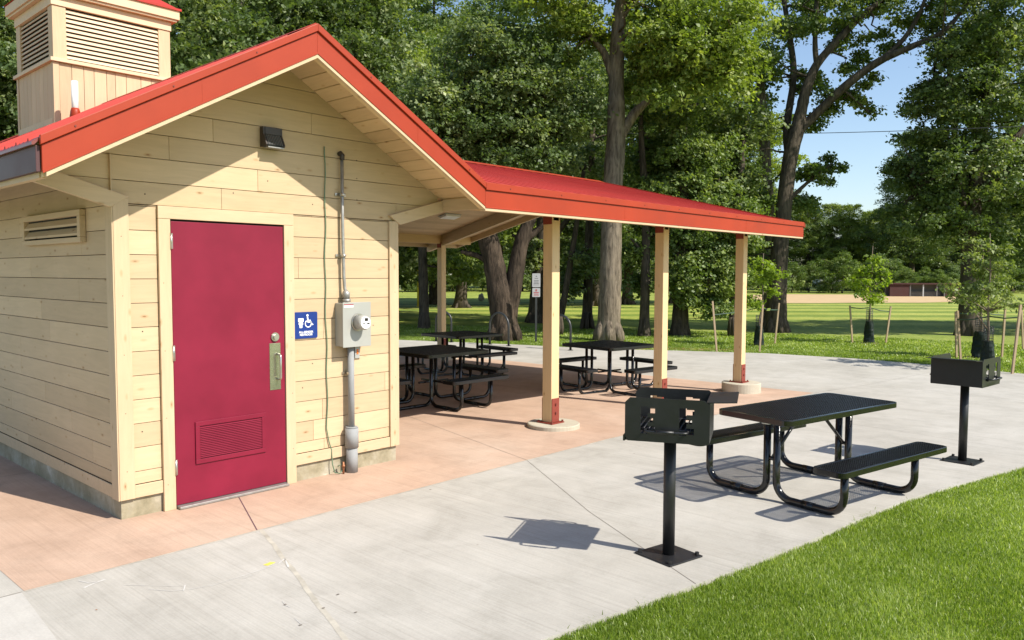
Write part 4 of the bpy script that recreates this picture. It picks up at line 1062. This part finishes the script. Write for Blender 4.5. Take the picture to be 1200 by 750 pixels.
# ------------------------------------------------------------------ trees
def leaves(name,centers,radii,nper,size,mat,seed,flat=.5,droop=.25,elong=1.5):
    """leaf faces scattered through many small clumps; centres (n,3), radii (n,)"""
    rg=np.random.default_rng(seed); n=len(centers)*nper
    C=np.repeat(np.array(centers),nper,0); Rr=np.repeat(np.array(radii),nper)
    d=rg.normal(size=(n,3)); d/=np.linalg.norm(d,axis=1)[:,None]; rad=rg.random(n)**.55
    d[:,2]*=flat
    k=rg.integers(5,15); ks=9
    idx=(np.arange(n)//ks)*ks; d=d[idx]; rad=rad[idx]              # nine leaves share one twig end
    p=C+d*(Rr*rad)[:,None]; p[:,2]-=droop*(rad*Rr)
    j=rg.normal(size=(n,3)); p+=j*np.array([1,1,.55])*size*(1.25*rg.uniform(.5,1.5,n))[:,None]
    # leaf orientation: normals biased up/outward
    nr=rg.normal(size=(n,3))*.62+np.array([.12,-.30,.80])+d*.35+rg.normal(size=(n//ks+1,3))[np.arange(n)//ks]*.35; nr/=np.linalg.norm(nr,axis=1)[:,None]
    t=np.cross(nr,rg.normal(size=(n,3))); t/=np.linalg.norm(t,axis=1)[:,None]; b=np.cross(nr,t)
    s=size*rg.uniform(.5,1.5,n)[:,None]; l=t*s*elong*.5; w_=b*s*.5
    fold=nr*s*.12
    V=np.stack([p-l,p+w_-l*.1+fold,p+l,p-w_-l*.1+fold],1).reshape(-1,3)
    me=bpy.data.meshes.new(name); me.vertices.add(4*n); me.vertices.foreach_set('co',V.astype(np.float32).ravel())
    me.loops.add(4*n); me.loops.foreach_set('vertex_index',np.arange(4*n,dtype=np.int32)); me.polygons.add(n)
    me.polygons.foreach_set('loop_start',(np.arange(n)*4).astype(np.int32)); me.update(calc_edges=True)
    cl=np.repeat(rg.random(len(centers)),nper)
    tw=rg.random(n//ks+1)[np.arange(n)//ks]; tone=np.clip(.30*rg.random(n)+.38*cl+.40*tw-.04,0,1)
    a=me.attributes.new('tone','FLOAT','FACE'); a.data.foreach_set('value',tone.astype(np.float32)); me.materials.append(mat); return me
def branch_mb(mb,path,r0,r1,n=8):
    m_=len(path); mb.tube(path,[r0+(r1-r0)*(i/(m_-1)) for i in range(m_)],n)
def wobble(a,b,k,amp,rg):
    a=Vector(a); b=Vector(b); out=[a]
    for i in range(1,k):
        t=i/k; q=a.lerp(b,t); s=amp*math.sin(PI*t); q+=Vector((rg.uniform(-s,s),rg.uniform(-s,s),rg.uniform(-s,s)*.5)); out.append(q)
    out.append(b); return out
def template(seed,H,cw,zb,tr,mat,barkm,nclump,nper,lsize,lean=(0,0),shape='oval'):
    """a tree at the origin: trunk with limbs, crown of leaf clumps"""
    rg=random.Random(seed); tb=MB(); topp=Vector((lean[0],lean[1],H*.9))
    path=wobble((0,0,-.05),topp,9,.35,rg)
    rads=[tr*1.55,tr*1.08]+[tr*(1-.82*i/9)for i in range(1,10)]
    path.insert(1,Vector((0,0,.45))+ (path[1]-path[0])*.05)
    tb.tube(path,rads[:len(path)],10)
    # root flare
    for k in range(5):
        a=k*1.257+rg.random(); tb.tube([(math.cos(a)*tr*.6,math.sin(a)*tr*.6,.5),(math.cos(a)*tr*1.3,math.sin(a)*tr*1.3,.08),(math.cos(a)*tr*2.0,math.sin(a)*tr*2.0,-.06)],[tr*.35,tr*.33,tr*.15],6)
    cs=[];rs=[]
    nl=13
    for k in range(nl):
        f=k/(nl-1); z0=zb+.2+(H*.78-zb)*f; base=path[min(len(path)-1,max(1,int(z0/(H*.9)*9)))].copy(); base.z=z0
        a=k*2.4+rg.uniform(-.4,.4); 
        prof=math.sin(PI*min(1,.28+.72*f))**.6 if shape=='oval' else (1-.5*f)
        ln=cw*prof*rg.uniform(.75,1.1)
        end=base+Vector((math.cos(a)*ln,math.sin(a)*ln,ln*rg.uniform(.15,.65)))
        bp=wobble(base,end,5,.3,rg); branch_mb(tb,bp,tr*.38*(1-.6*f),.03,7)
        for j in range(2,6):
            q=bp[min(j,5)]; cs.append(tuple(q+Vector((rg.uniform(-.4,.4),rg.uniform(-.4,.4),rg.uniform(-.1,.5))))); rs.append(rg.uniform(.7,1.25))
            a2=a+rg.choice((-1,1))*rg.uniform(.5,1.1); l2=ln*rg.uniform(.3,.5); e2=q+Vector((math.cos(a2)*l2,math.sin(a2)*l2,l2*rg.uniform(-.2,.6)))
            branch_mb(tb,[q,q.lerp(e2,.5)+Vector((0,0,.1)),e2],.05,.015,5); cs.append(tuple(e2)); rs.append(rg.uniform(.6,1.1))
    while len(cs)<nclump:
        f=rg.random(); z=zb+(H-zb)*f; a=rg.uniform(0,2*PI); 
        prof=math.sin(PI*min(1,.2+.8*f))**.55 if shape=='oval' else (1-.6*f)
        r=cw*prof*(rg.random()**.35)*rg.uniform(.8,1.08); cs.append((math.cos(a)*r+lean[0]*f,math.sin(a)*r+lean[1]*f,z+rg.uniform(-.4,.4))); rs.append(rg.uniform(.55,1.2))
    lm=leaves('crown',cs,rs,nper,lsize,mat,seed,.55)
    return tb,lm
def tree_obj(name,label,loc,tb,lm,barkm,group=None,rz=0):
    t=thing(name,label,'tree',loc,rz,group,world=False)
    tb.build('trunk',barkm,t); o=bpy.data.objects.new('crown',lm); COL.objects.link(o); o.parent=t; return t
TPL={}
def tpl(key,*a,**k):
    tb,lm=template(*a,**k); TPL[key]=(tb,lm,a[6])
#            seed H   cw  zb  tr  leaf   bark  nclump nper size
tpl('tall', 21,17,4.6,3.4,.30,LEAF_A,BARK_D,300,300,.095)
tpl('dark', 22,16,4.4,2.6,.28,LEAF_C,BARK_D,300,300,.095,shape='cone')
tpl('low',  23,11,4.2,1.6,.24,LEAF_C,BARK_D,270,320,.088)
tpl('oak',  24,16,5.0,3.6,.34,LEAF_B,BARK_D,280,290,.10)
tpl('bush', 25,6.5,3.2,.3,.12,LEAF_A,BARK_D,130,160,.12)
protos={}
def put(key,x,y,label,group=None,s=1,rz=None,z=None,name='tree',sz=None):
    rz=random.uniform(0,6.28) if rz is None else rz; z=-.19 if z is None else z
    if key not in protos:
        tb,lm,bk=TPL[key]; t=tree_obj(name,label,(x,y,z),tb,lm,bk,group,rz); protos[key]=t
    else:
        t=dup(protos[key],(x,y,z),rz,label,group)
        if not group and 'group' in t: del t['group']
    t.name=name; t.scale=(s,s,sz or s); return t
def putp(key,px,py,label,group=None,s=1,rz=None,name='tree',sz=None,bias=1.0):
    x,y=wpix(px,py); x=CAM.x+(x-CAM.x)*bias; y=CAM.y+(y-CAM.y)*bias
    return put(key,x,y,label,group,s,rz,None,name,sz)

# --- the near trees with limbs as seen
def custom(name,label,base,D,trunk,limbs,clumps,bark_,leaf,seed,nper,size,cr=.9,flare=1,flat=.6):
    """trunk/limbs: lists of (px,py,width_px[,depth offset]); clumps: (px,py,radius_px,count,depth spread[,depth offset])"""
    rg=random.Random(seed); b=Vector((*wpix(*base),-.19)); t=thing(name,label,'tree',b); tb=MB()
    def W(q): return at(q[0],q[1],D+(q[3] if len(q)>3 else 0))
    allp=[]
    for li in [trunk]+limbs:
        pts=[W(q) for q in li]; rads=[q[2]/2*D/FPX for q in li]; P2=[];R2=[]
        for i in range(len(pts)-1):
            p0=pts[max(0,i-1)];p1=pts[i];p2=pts[i+1];p3=pts[min(len(pts)-1,i+2)]
            for k in range(4):
                s=k/4; P2.append(.5*((2*p1)+(p2-p0)*s+(2*p0-5*p1+4*p2-p3)*s*s+(3*p1-p0-3*p2+p3)*s**3)); R2.append((rads[i]*(1-s)+rads[i+1]*s)*rg.uniform(.95,1.05))
        P2.append(pts[-1]);R2.append(rads[-1]); tb.tube(P2,R2,14 if li is trunk else 9); allp.append(P2)
    r0=trunk[1][2]/2*D/FPX
    for k in range(7):
        a=k*.9+rg.random()*.4; tb.tube([b+Vector((math.cos(a)*r0*.6,math.sin(a)*r0*.6,.6)),b+Vector((math.cos(a)*r0*.9,math.sin(a)*r0*.9,.2)),b+Vector((math.cos(a)*r0*1.3*flare,math.sin(a)*r0*1.3*flare,-.05))],[r0*.25,r0*.38,r0*.2],8)
    cs=[];rs=[]
    for c in clumps:
        px,py,rp_,cnt,ds=c[:5]; do=c[5] if len(c)>5 else 0
        for _ in range(cnt):
            a=rg.uniform(0,2*PI); rr=rp_*math.sqrt(rg.random()); q=at(px+rr*math.cos(a),py+rr*math.sin(a)*.8,D+do+rg.uniform(-ds,ds)); cs.append(tuple(q)); rs.append(rg.uniform(.45,1.15)*cr*min(1,.35+rp_/32))
            if rg.random()<.35:
                best=min((p for l in allp for p in l),key=lambda p:(p-q).length)
                if (best-q).length<4.0: tb.tube(wobble(best,q,4,.25,rg),[.045,.035,.03,.02,.012],5)
    tb.build('trunk',bark_,t)
    lm=leaves('crown',cs,rs,nper,size,leaf,seed,flat); o=bpy.data.objects.new('crown',lm); COL.objects.link(o); o.parent=t; o.matrix_parent_inverse=PINV(t)
    return t
def depth_of(px,py):
    x,y=wpix(px,py); return (Vector((x,y,-.16))-CAM).dot(Fv)
D1=depth_of(713,398)
custom('oak_tree','tall grey barked oak with straight sunlit trunk rising behind the shelter roof',(713,398),D1,
 [(711,402,33),(713,385,29),(715,340,26),(716,290,25),(718,220,24),(722,160,23),(722,110,19),(723,60,17),(726,20,16),(735,-30,13),(745,-90,10)],
 [[(724,165,14),(742,135,12),(765,112,9),(800,84,7),(840,50,5)],[(720,95,11),(708,62,9),(698,50,6),(680,20,4)],[(727,25,10),(745,-10,8),(780,-60,5)],[(765,112,6),(785,90,4),(800,60,3)]],
 [(672,18,24,14,1.2),(700,40,12,5,.6,.8),(775,10,34,20,1.6,.4),(805,45,46,34,2.0,.2),(840,20,44,30,2.2),(780,85,34,20,1.2,-.4),(850,80,34,18,1.6),(760,62,18,9,.7,-.2),(745,100,14,5,.6,1.0),(650,-30,50,18,2),(800,-60,80,24,3),(700,-80,70,20,3),(725,-40,40,14,1,2),(655,75,20,7,1.0,1)],
 BARK_L,LEAF_B,31,290,.082,flare=.9)
D2=depth_of(591,398)
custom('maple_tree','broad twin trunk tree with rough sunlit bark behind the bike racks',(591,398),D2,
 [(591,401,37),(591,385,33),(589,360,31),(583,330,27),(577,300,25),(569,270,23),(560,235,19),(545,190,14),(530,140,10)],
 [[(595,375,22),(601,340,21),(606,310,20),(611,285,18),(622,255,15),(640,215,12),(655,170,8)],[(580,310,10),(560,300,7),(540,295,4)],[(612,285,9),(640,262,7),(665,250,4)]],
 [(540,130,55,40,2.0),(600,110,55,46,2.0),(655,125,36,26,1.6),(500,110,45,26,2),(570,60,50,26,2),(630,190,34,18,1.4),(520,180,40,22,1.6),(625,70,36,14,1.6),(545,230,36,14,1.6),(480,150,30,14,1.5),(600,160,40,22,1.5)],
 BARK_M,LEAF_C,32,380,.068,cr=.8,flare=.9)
D3=depth_of(909,388)
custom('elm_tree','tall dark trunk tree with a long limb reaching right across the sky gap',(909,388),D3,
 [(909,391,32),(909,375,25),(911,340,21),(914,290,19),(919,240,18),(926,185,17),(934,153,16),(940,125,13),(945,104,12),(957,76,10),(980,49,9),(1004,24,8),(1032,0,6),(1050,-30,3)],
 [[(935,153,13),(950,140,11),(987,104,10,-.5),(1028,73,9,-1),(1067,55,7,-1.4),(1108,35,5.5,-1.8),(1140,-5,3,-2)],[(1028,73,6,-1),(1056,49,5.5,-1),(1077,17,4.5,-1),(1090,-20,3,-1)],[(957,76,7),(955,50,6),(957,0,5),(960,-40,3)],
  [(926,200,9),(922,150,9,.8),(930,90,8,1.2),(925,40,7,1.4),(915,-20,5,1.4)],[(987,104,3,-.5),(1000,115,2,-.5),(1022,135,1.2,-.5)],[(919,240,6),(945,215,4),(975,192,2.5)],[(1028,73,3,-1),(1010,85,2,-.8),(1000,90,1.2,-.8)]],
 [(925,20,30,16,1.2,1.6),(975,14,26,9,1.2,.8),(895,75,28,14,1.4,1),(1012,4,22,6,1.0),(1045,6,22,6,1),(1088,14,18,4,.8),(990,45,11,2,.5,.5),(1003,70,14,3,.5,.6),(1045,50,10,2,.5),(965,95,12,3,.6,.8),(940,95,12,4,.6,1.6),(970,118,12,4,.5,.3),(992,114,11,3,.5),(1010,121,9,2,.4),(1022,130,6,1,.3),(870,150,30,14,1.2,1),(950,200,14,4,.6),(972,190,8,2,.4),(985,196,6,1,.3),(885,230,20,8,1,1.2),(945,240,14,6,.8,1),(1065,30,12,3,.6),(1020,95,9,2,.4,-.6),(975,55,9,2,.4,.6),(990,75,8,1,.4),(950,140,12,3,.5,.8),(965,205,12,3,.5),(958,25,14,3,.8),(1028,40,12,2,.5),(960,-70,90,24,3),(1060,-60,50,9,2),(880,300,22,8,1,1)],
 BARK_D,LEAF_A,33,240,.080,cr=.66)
D4=depth_of(1136,392)
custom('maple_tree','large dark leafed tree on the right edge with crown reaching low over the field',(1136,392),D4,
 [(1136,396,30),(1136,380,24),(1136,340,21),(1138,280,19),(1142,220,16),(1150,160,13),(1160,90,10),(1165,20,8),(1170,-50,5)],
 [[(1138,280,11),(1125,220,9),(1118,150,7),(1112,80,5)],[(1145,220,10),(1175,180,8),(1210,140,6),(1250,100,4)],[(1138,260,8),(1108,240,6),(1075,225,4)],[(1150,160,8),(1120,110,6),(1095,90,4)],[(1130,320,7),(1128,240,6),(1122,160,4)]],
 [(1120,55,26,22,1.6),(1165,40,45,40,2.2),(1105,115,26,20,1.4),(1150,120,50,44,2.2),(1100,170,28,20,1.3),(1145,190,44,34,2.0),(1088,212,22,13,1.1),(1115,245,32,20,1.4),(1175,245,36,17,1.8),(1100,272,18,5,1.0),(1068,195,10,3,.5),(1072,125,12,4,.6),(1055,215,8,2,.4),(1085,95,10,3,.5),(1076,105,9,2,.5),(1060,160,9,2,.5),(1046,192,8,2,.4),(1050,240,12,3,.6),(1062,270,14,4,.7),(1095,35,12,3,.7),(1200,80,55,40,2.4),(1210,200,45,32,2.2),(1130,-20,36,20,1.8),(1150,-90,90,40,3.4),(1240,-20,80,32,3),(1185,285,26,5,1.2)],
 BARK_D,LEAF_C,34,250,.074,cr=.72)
# trees of the middle distance, each with its own trunk and leaf masses
D=depth_of(497,384)
custom('park_tree','slim dark trunk tree seen between the wall corner and the rear shelter post',(497,384),D,
 [(497,386,17),(497,370,12),(496,330,11),(495,290,10),(494,240,9),(490,180,8),(488,100,6)],[[(495,300,5),(515,270,4),(540,255,3)]],
 [(490,150,50,24,2,1),(520,90,50,24,2,1),(545,315,20,6,.8,2),(520,300,18,6,.8,1)],BARK_D,LEAF_B,51,260,.085,cr=.8,flare=.8)
D=depth_of(632,377)
custom('park_tree','dark flared trunk tree directly behind the two notice signs',(632,377),D,
 [(632,379,34),(632,362,25),(633,330,21),(636,290,19),(638,240,17),(640,180,14),(645,100,10)],[[(635,300,9),(655,270,7),(680,240,5)],[(634,300,7),(618,285,5),(600,275,3)]],
 [(640,150,60,30,2.4,1),(665,300,22,10,1.2),(620,295,16,6,1),(685,270,26,14,1.4,.5),(660,90,60,26,2.4,1),(690,200,40,20,1.6,1.5),(655,325,16,5,.8)],BARK_D,LEAF_C,52,300,.085,cr=.85)
D=depth_of(660,388)
custom('park_tree','thin dark trunk leaning right between the front left post and the notice signs',(655,391),D,
 [(653,394,12),(655,380,9),(661,350,8),(668,310,7),(676,260,6),(684,200,5)],[[(668,310,4),(690,290,3)]],
 [(690,300,14,5,.8),(684,190,30,12,1.5,1.2)],BARK_D,LEAF_C,53,240,.08,cr=.7,flare=.6)
D=depth_of(690,383)
custom('park_tree','dark trunk tree standing just left of the grey barked oak',(688,385),D,
 [(688,387,20),(688,372,13),(689,340,11),(690,290,10),(692,230,9),(694,150,7)],[],
 [(690,140,40,18,2,1.5),(672,330,14,4,.7),(690,315,14,5,.8)],BARK_D,LEAF_C,54,260,.085,cr=.8)
D=depth_of(755,393)
custom('park_tree','slender dark trunk tree just left of the middle shelter post',(755,393),D,
 [(755,395,18),(755,380,12),(756,340,11),(757,290,10),(756,230,9),(752,170,7),(750,110,5)],[[(757,300,4),(740,280,3)],[(756,250,4),(775,220,3)]],
 [(760,180,26,14,1.4,1.2),(758,230,24,14,1.2,1),(745,290,12,5,.8,.8),(770,265,18,8,1,.8),(752,325,12,4,.6,.8),(765,130,24,12,1.4,1.2)],BARK_D,LEAF_A,55,300,.08,cr=.8)
D=depth_of(797,392)
custom('park_tree','thick dark trunk tree just right of the middle shelter post',(797,392),D,
 [(797,395,27),(797,378,19),(798,340,17),(799,290,16),(800,240,14),(800,180,12),(800,110,8)],[[(799,280,7),(820,250,5),(840,225,3)],[(799,260,6),(780,230,4)]],
 [(800,170,36,28,1.8,.4),(835,190,34,26,1.6,.3),(790,220,30,20,1.4,.2),(845,240,34,26,1.5,0),(808,265,26,16,1.2,0),(825,300,26,18,1.2,-.3),(850,325,20,10,.9,-.3),(800,318,20,9,.9,-.3),(838,350,14,5,.6,-.4),(812,345,12,3,.5,-.4),(825,135,26,10,1.4,.4),(870,280,16,6,.8,0)],BARK_D,LEAF_A,56,330,.075,cr=.75)
D=depth_of(858,392)
custom('park_tree','slim dark trunk tree beside the right shelter post',(859,393),D,
 [(859,395,15),(859,380,11),(860,340,10),(862,290,9),(866,230,8),(872,160,6)],[],
 [(870,200,26,14,1.4,1),(865,260,20,9,1,1),(875,140,24,10,1.4,1)],BARK_D,LEAF_C,57,280,.08,cr=.8,flare=.7)
D=depth_of(899,384)
custom('park_tree','weathered leaning trunk rising just left of the long limbed tree',(897,385),D,
 [(897,387,13),(898,370,11),(901,320,11),(902,260,12),(898,200,12),(895,150,13),(892,110,10),(888,60,7)],[],
 [(885,110,24,9,1.2,1.5),(875,60,28,12,1.5,1.5)],BARK_L,LEAF_A,58,250,.08,cr=.8,flare=.7)

# crowd behind the building, left part of the picture
back=[('dark',-60,380,1.0),('tall',10,372,1.05),('low',80,378,1.1),('tall',150,366,1.15),('dark',225,372,1.1),('low',290,378,1.25),('tall',345,366,1.1),('dark',400,374,1.0),('low',450,372,1.15),('tall',430,362,1.1),('oak',540,360,1.0),
      ('tall',585,358,1.15),('dark',700,358,1.0),('tall',735,356,1.1),('oak',835,356,1.0),('dark',790,355,1.0),('dark',320,356,1.3),('tall',510,356,1.3),('dark',100,352,1.4),('dark',640,355,1.2)]
for i,(k,px,py,s) in enumerate(back):
    putp(k,px,py,'tree in the dense dark wood behind the building and shelter','trees of the dense wood behind the building',s)
# trees out past the right edge: they throw the long shade across the field
for (x,y,k,s,lab) in ((33,-4.5,'low',1.0,'leafy tree out past the right edge shading the field'),):
    put(k,x,y,lab,None,s)
# far tree line round the field
for i in range(34):
    px=440+i*24+random.uniform(-8,8); 
    if px>1240: break
    gap=945<px<1062; Dd=random.uniform(92,118); s=random.uniform(.95,1.25); 
    if gap: s=random.uniform(.58,.70); 
    q=at(px,330,Dd); k=random.choice(['tall','dark','low','oak']) if not gap else 'oak'
    put(k,q.x,q.y,'tree in the far row along the edge of the ball field','trees along the far edge of the field',s)
for i in range(40):
    px=430+i*20+random.uniform(-6,6)
    if px>1240: break
    if 1050<px<1135: continue
    q=at(px,338,random.uniform(84,92)); put('bush',q.x,q.y,'bushy shrub in the far row below the trees','shrubs along the far edge of the field',random.uniform(.45,.8),name='shrub')

for (px,D_,k,s) in ((1072,98,'low',.8),(1092,100,'low',.85),(1112,97,'low',.8),(1134,99,'low',.9),(1160,98,'low',.9),(1188,97,'low',.9)):
    q=at(px,330,D_); put(k,q.x,q.y,'tree in the far row along the edge of the ball field','trees along the far edge of the field',s)
for (px,D_,s) in ((1060,82,.4),(1083,84,.42),(1099,83,.38),(1118,84,.45),(1140,86,.6),(1047,86,.55)):
    q=at(px,338,D_); put('bush',q.x,q.y,'bushy shrub in the far row below the trees','shrubs along the far edge of the field',s,name='shrub')
# --- young staked trees
def young(px,py,hpx,label,leaf,seed,wd=.75,ncl=34,nper=55,size=.085,multi=False,stem=None,zc=.42):
    rg=random.Random(seed); b=Vector((*wpix(px,py),-.18)); D=(b-CAM).dot(Fv); H=hpx*D/FPX
    t=thing('young_tree',label,'tree',b); tb=MB()
    path=wobble(b,b+Vector((rg.uniform(-.08,.08),rg.uniform(-.08,.08),H*.96)),7,.05,rg); branch_mb(tb,path,.032,.008,8)
    cs=[];rs=[]
    for k in range(22 if multi else 14):
        f=rg.uniform(zc,.95); base=path[int(f*7)]; a=k*2.4; ln=wd*(1.10-f)*rg.uniform(.6,1.45); e=base+Vector((math.cos(a)*ln,math.sin(a)*ln,ln*rg.uniform(.1,.8)))
        tb.tube([base,base.lerp(e,.5)+Vector((0,0,.03)),e],[.014,.009,.004],5)
        for s in (.5,.75,1): cs.append(tuple(base.lerp(e,s))); rs.append(rg.uniform(.10,.20))
    tb.build('trunk',BARK_Y,t)
    lm=leaves('crown',cs,rs,nper,size,leaf,seed,.8,.1,1.6); o=bpy.data.objects.new('crown',lm); COL.objects.link(o); o.parent=t; o.matrix_parent_inverse=PINV(t)
    return b
def guard(b,h,r,label,full=True):
    rg=random.Random(int(b.x*100)); t=thing('tree_guard',label,'tree guard',b); m=MB(); n=18; rows=12; vs=[]
    for i in range(rows+1):
        f=i/rows; z=h*.72*f; rr=r*(1.12-.35*f**2); ox=.03*math.sin(f*3); 
        for k in range(n):
            a=2*PI*k/n; w_=1+.10*math.sin(3*a+f*4)+rg.uniform(-.07,.07); vs.append((b.x+ox+rr*w_*math.cos(a),b.y+rr*w_*math.sin(a),b.z+z+rg.uniform(-.008,.008)))
    fs=[(i*n+k,i*n+(k+1)%n,(i+1)*n+(k+1)%n,(i+1)*n+k) for i in range(rows) for k in range(n)]+[tuple(rows*n+k for k in range(n))]
    m.add(vs,fs); m.build('bag',GUARD,t)
    m=MB(); rc_=r*.72
    for k in range(12):
        a=2*PI*k/12; m.tube([b+Vector((rc_*math.cos(a),rc_*math.sin(a),h*.6)),b+Vector((rc_*math.cos(a),rc_*math.sin(a),h*1.12))],.004,4)
    for i in range(7):
        z=h*(.74+.063*i); m.tube([b+Vector((rc_*math.cos(2*PI*k/12),rc_*math.sin(2*PI*k/12),z)) for k in range(13)],.004,4,cap=False)
    m.build('wire_cage',TUBEK,t); return t
def stake(px,py,pxt,pyt,label,r=.028):
    b=Vector((*wpix(px,py),-.19)); D=(b-CAM).dot(Fv); tp=at(pxt,pyt,D); m=MB(); m.tube([b,b.lerp(tp,.5),tp],[r,r*1.05,r],4,smooth=False)
    o=m.build('tree_stake',W_STAKE); tag(o,label,'stake','wooden stakes round the young trees'); return tp,b
def tie(p0,p1,label):
    m=MB(); m.tube([p0,p0.lerp(p1,.5)+Vector((0,0,-.03)),p1],.014,5); o=m.build('tree_tie',STRAP); tag(o,label,'strap','straps tying the young trees')
def mulch(b,r):
    m=MB(); n=24; m.add([(b.x+r*random.uniform(.85,1.1)*math.cos(2*PI*k/n),b.y+r*random.uniform(.85,1.1)*math.sin(2*PI*k/n),-.186) for k in range(n)],[tuple(range(n))]); m.build('mulch_patch',STRAW,kind='structure')
b=young(1018,401,118,'bright yellow green sapling between two stakes in the middle of the lawn',LEAF_Y,41,.95,zc=.42,nper=36,size=.062); mulch(b,.28)
guard(b,.86,.125,'dark green guard round the lone sapling in mid lawn')
t1,_=stake(999,401,996,358,'left stake of the lone sapling in mid lawn'); t2,_=stake(1038,401,1044,359,'right stake of the lone sapling in mid lawn')
mid=b+Vector((0,0,1.02)); tie(t1-Vector((0,0,.05)),mid,'strap from the sapling to its left stake in mid lawn'); tie(t2-Vector((0,0,.15)),mid,'strap from the sapling to its right stake in mid lawn')
b=young(889,404,112,'bright leafy sapling with dark guard behind the right shelter post',LEAF_Y,42,1.0,zc=.48,nper=36,size=.062); mulch(b,.25)
guard(b,.75,.12,'dark green guard round the sapling behind the right shelter post')
t1,_=stake(840,412,835,353,'leaning stake left of the right shelter post'); t2,_=stake(890,412,894,357,'pinkish stake standing right behind the right shelter post'); t3,_=stake(908,402,913,355,'stake before the thick dark trunk, right of the right post')
mid=b+Vector((0,0,1.05)); tie(t1-Vector((0,0,.35)),mid,'strap running left from the sapling behind the right post'); tie(t3-Vector((0,0,.2)),mid,'strap running right from the sapling behind the right post'); tie(t2-Vector((0,0,.15)),mid,'short strap to the stake just behind the right post')
b=young(1157,431,164,'open branched olive green young tree behind the far grill',LEAF_O,43,1.25,multi=True,zc=.42,nper=54,size=.046); mulch(b,.5)
guard(b,.80,.125,'dark green guard behind the far grill, nearer of the two')
b2=young(1148,418,140,'slender young tree just left behind the far grill tree',LEAF_O,44,.9,multi=True,zc=.46,nper=45,size=.046); mulch(b2,.4)
guard(b2,.85,.16,'dark green guard behind the far grill, farther of the two')
t1,_=stake(1126,425,1122,364,'left leaning stake behind the far grill'); t2,_=stake(1174,417,1178,362,'stake right of the tree behind the far grill'); t3,_=stake(1186,438,1196,357,'tall leaning stake at the right edge of the picture'); t4,_=stake(1121,418,1120,365,'thin back stake left behind the far grill'); 
t5,_=stake(1199,408,1197,358,'far stake at the very right edge')
mid=b+Vector((0,0,1.1)); tie(t1-Vector((0,0,.2)),mid,'strap to the left leaning stake behind the far grill'); tie(t3-Vector((0,0,.25)),mid,'strap to the tall leaning stake at the right edge')
mid2=b2+Vector((0,0,1.1)); tie(t4-Vector((0,0,.05)),mid2,'strap to the thin back stake behind the far grill'); tie(t2-Vector((0,0,.15)),mid2,'strap to the stake right of the far grill tree')

# ------------------------------------------------------------------ far things across the field
def frame_at(px,py,D,turn=0):
    q=at(px,py,D); q.z=-.19; return Matrix.Translation(q)@Matrix.Rotation(-YAW+turn,4,'Z'),q
Mx,q=frame_at(1086,347,72)
dg=thing('dugout','low dark red dugout with an open grey bench bay across the ball field','dugout',q)
m=MB(); m.box(-3.4,3.2,.9,1.0,0,1.15,M=Mx); m.build('back_wall',GREYB,dg)
m=MB(); m.box(-3.4,-1.6,-.02,.06,0,1.1,M=Mx); m.box(1.7,3.3,-.02,.06,0,1.1,M=Mx); build_each(m,'side_wall',DUGR,dg)
m=MB(); m.box(-3.5,3.4,-.15,1.1,1.12,1.24,M=Mx); m.build('roof',DUGR,dg)
for x in (-1.55,-.35,.9,1.6):
    m=MB(); m.box(x-.05,x+.05,-.05,.05,0,1.11,M=Mx); m.build('post',HOUSEW if x in (-.35,) else GREYB,dg)
m=MB(); m.box(-1.4,1.5,.4,.7,.40,.46,M=Mx); m.box(-1.4,1.5,.45,.5,0,.39,M=Mx); m.build('bench',GREYB,dg)
def house(px,D,wd,h,label,turn=.2):
    Mx,q=frame_at(px,345,D,turn); t=thing('house',label,'house',q)
    m=MB(); m.box(-wd/2,wd/2,0,7,0,h,M=Mx); m.build('wall',HOUSEW,t)
    m=MB(); m.prism([(-wd/2-.4,h+.002),(wd/2+.4,h+.002),(0,h+wd*.32)],-.4,7.4,'y',M=Mx); m.build('roof',HOUSER,t)
    for x in (-wd*.3,0,wd*.3):
        for z in ((1.0,2.4),(3.7,5.0)):
            if z[1]<h:
                m=MB(); m.box(x-.6,x+.6,-.05,-.002,z[0],z[1],M=Mx); f=m.build('window',HOUSEW,t); m=MB(); m.box(x-.5,x+.5,-.07,-.052,z[0]+.1,z[1]-.1,M=Mx); p=m.build('pane',GLASSD,None); p.parent=f; p.matrix_parent_inverse=Matrix.Identity(4)
house(1108,128,10,5.6,'white house glimpsed through the trees above the dugout'); house(992,124,8,5.8,'white house glimpsed through the trees left of the mid lawn sapling',-.2); house(1190,130,11,4.2,'pale house glimpsed low through leaves at the right edge',.1)
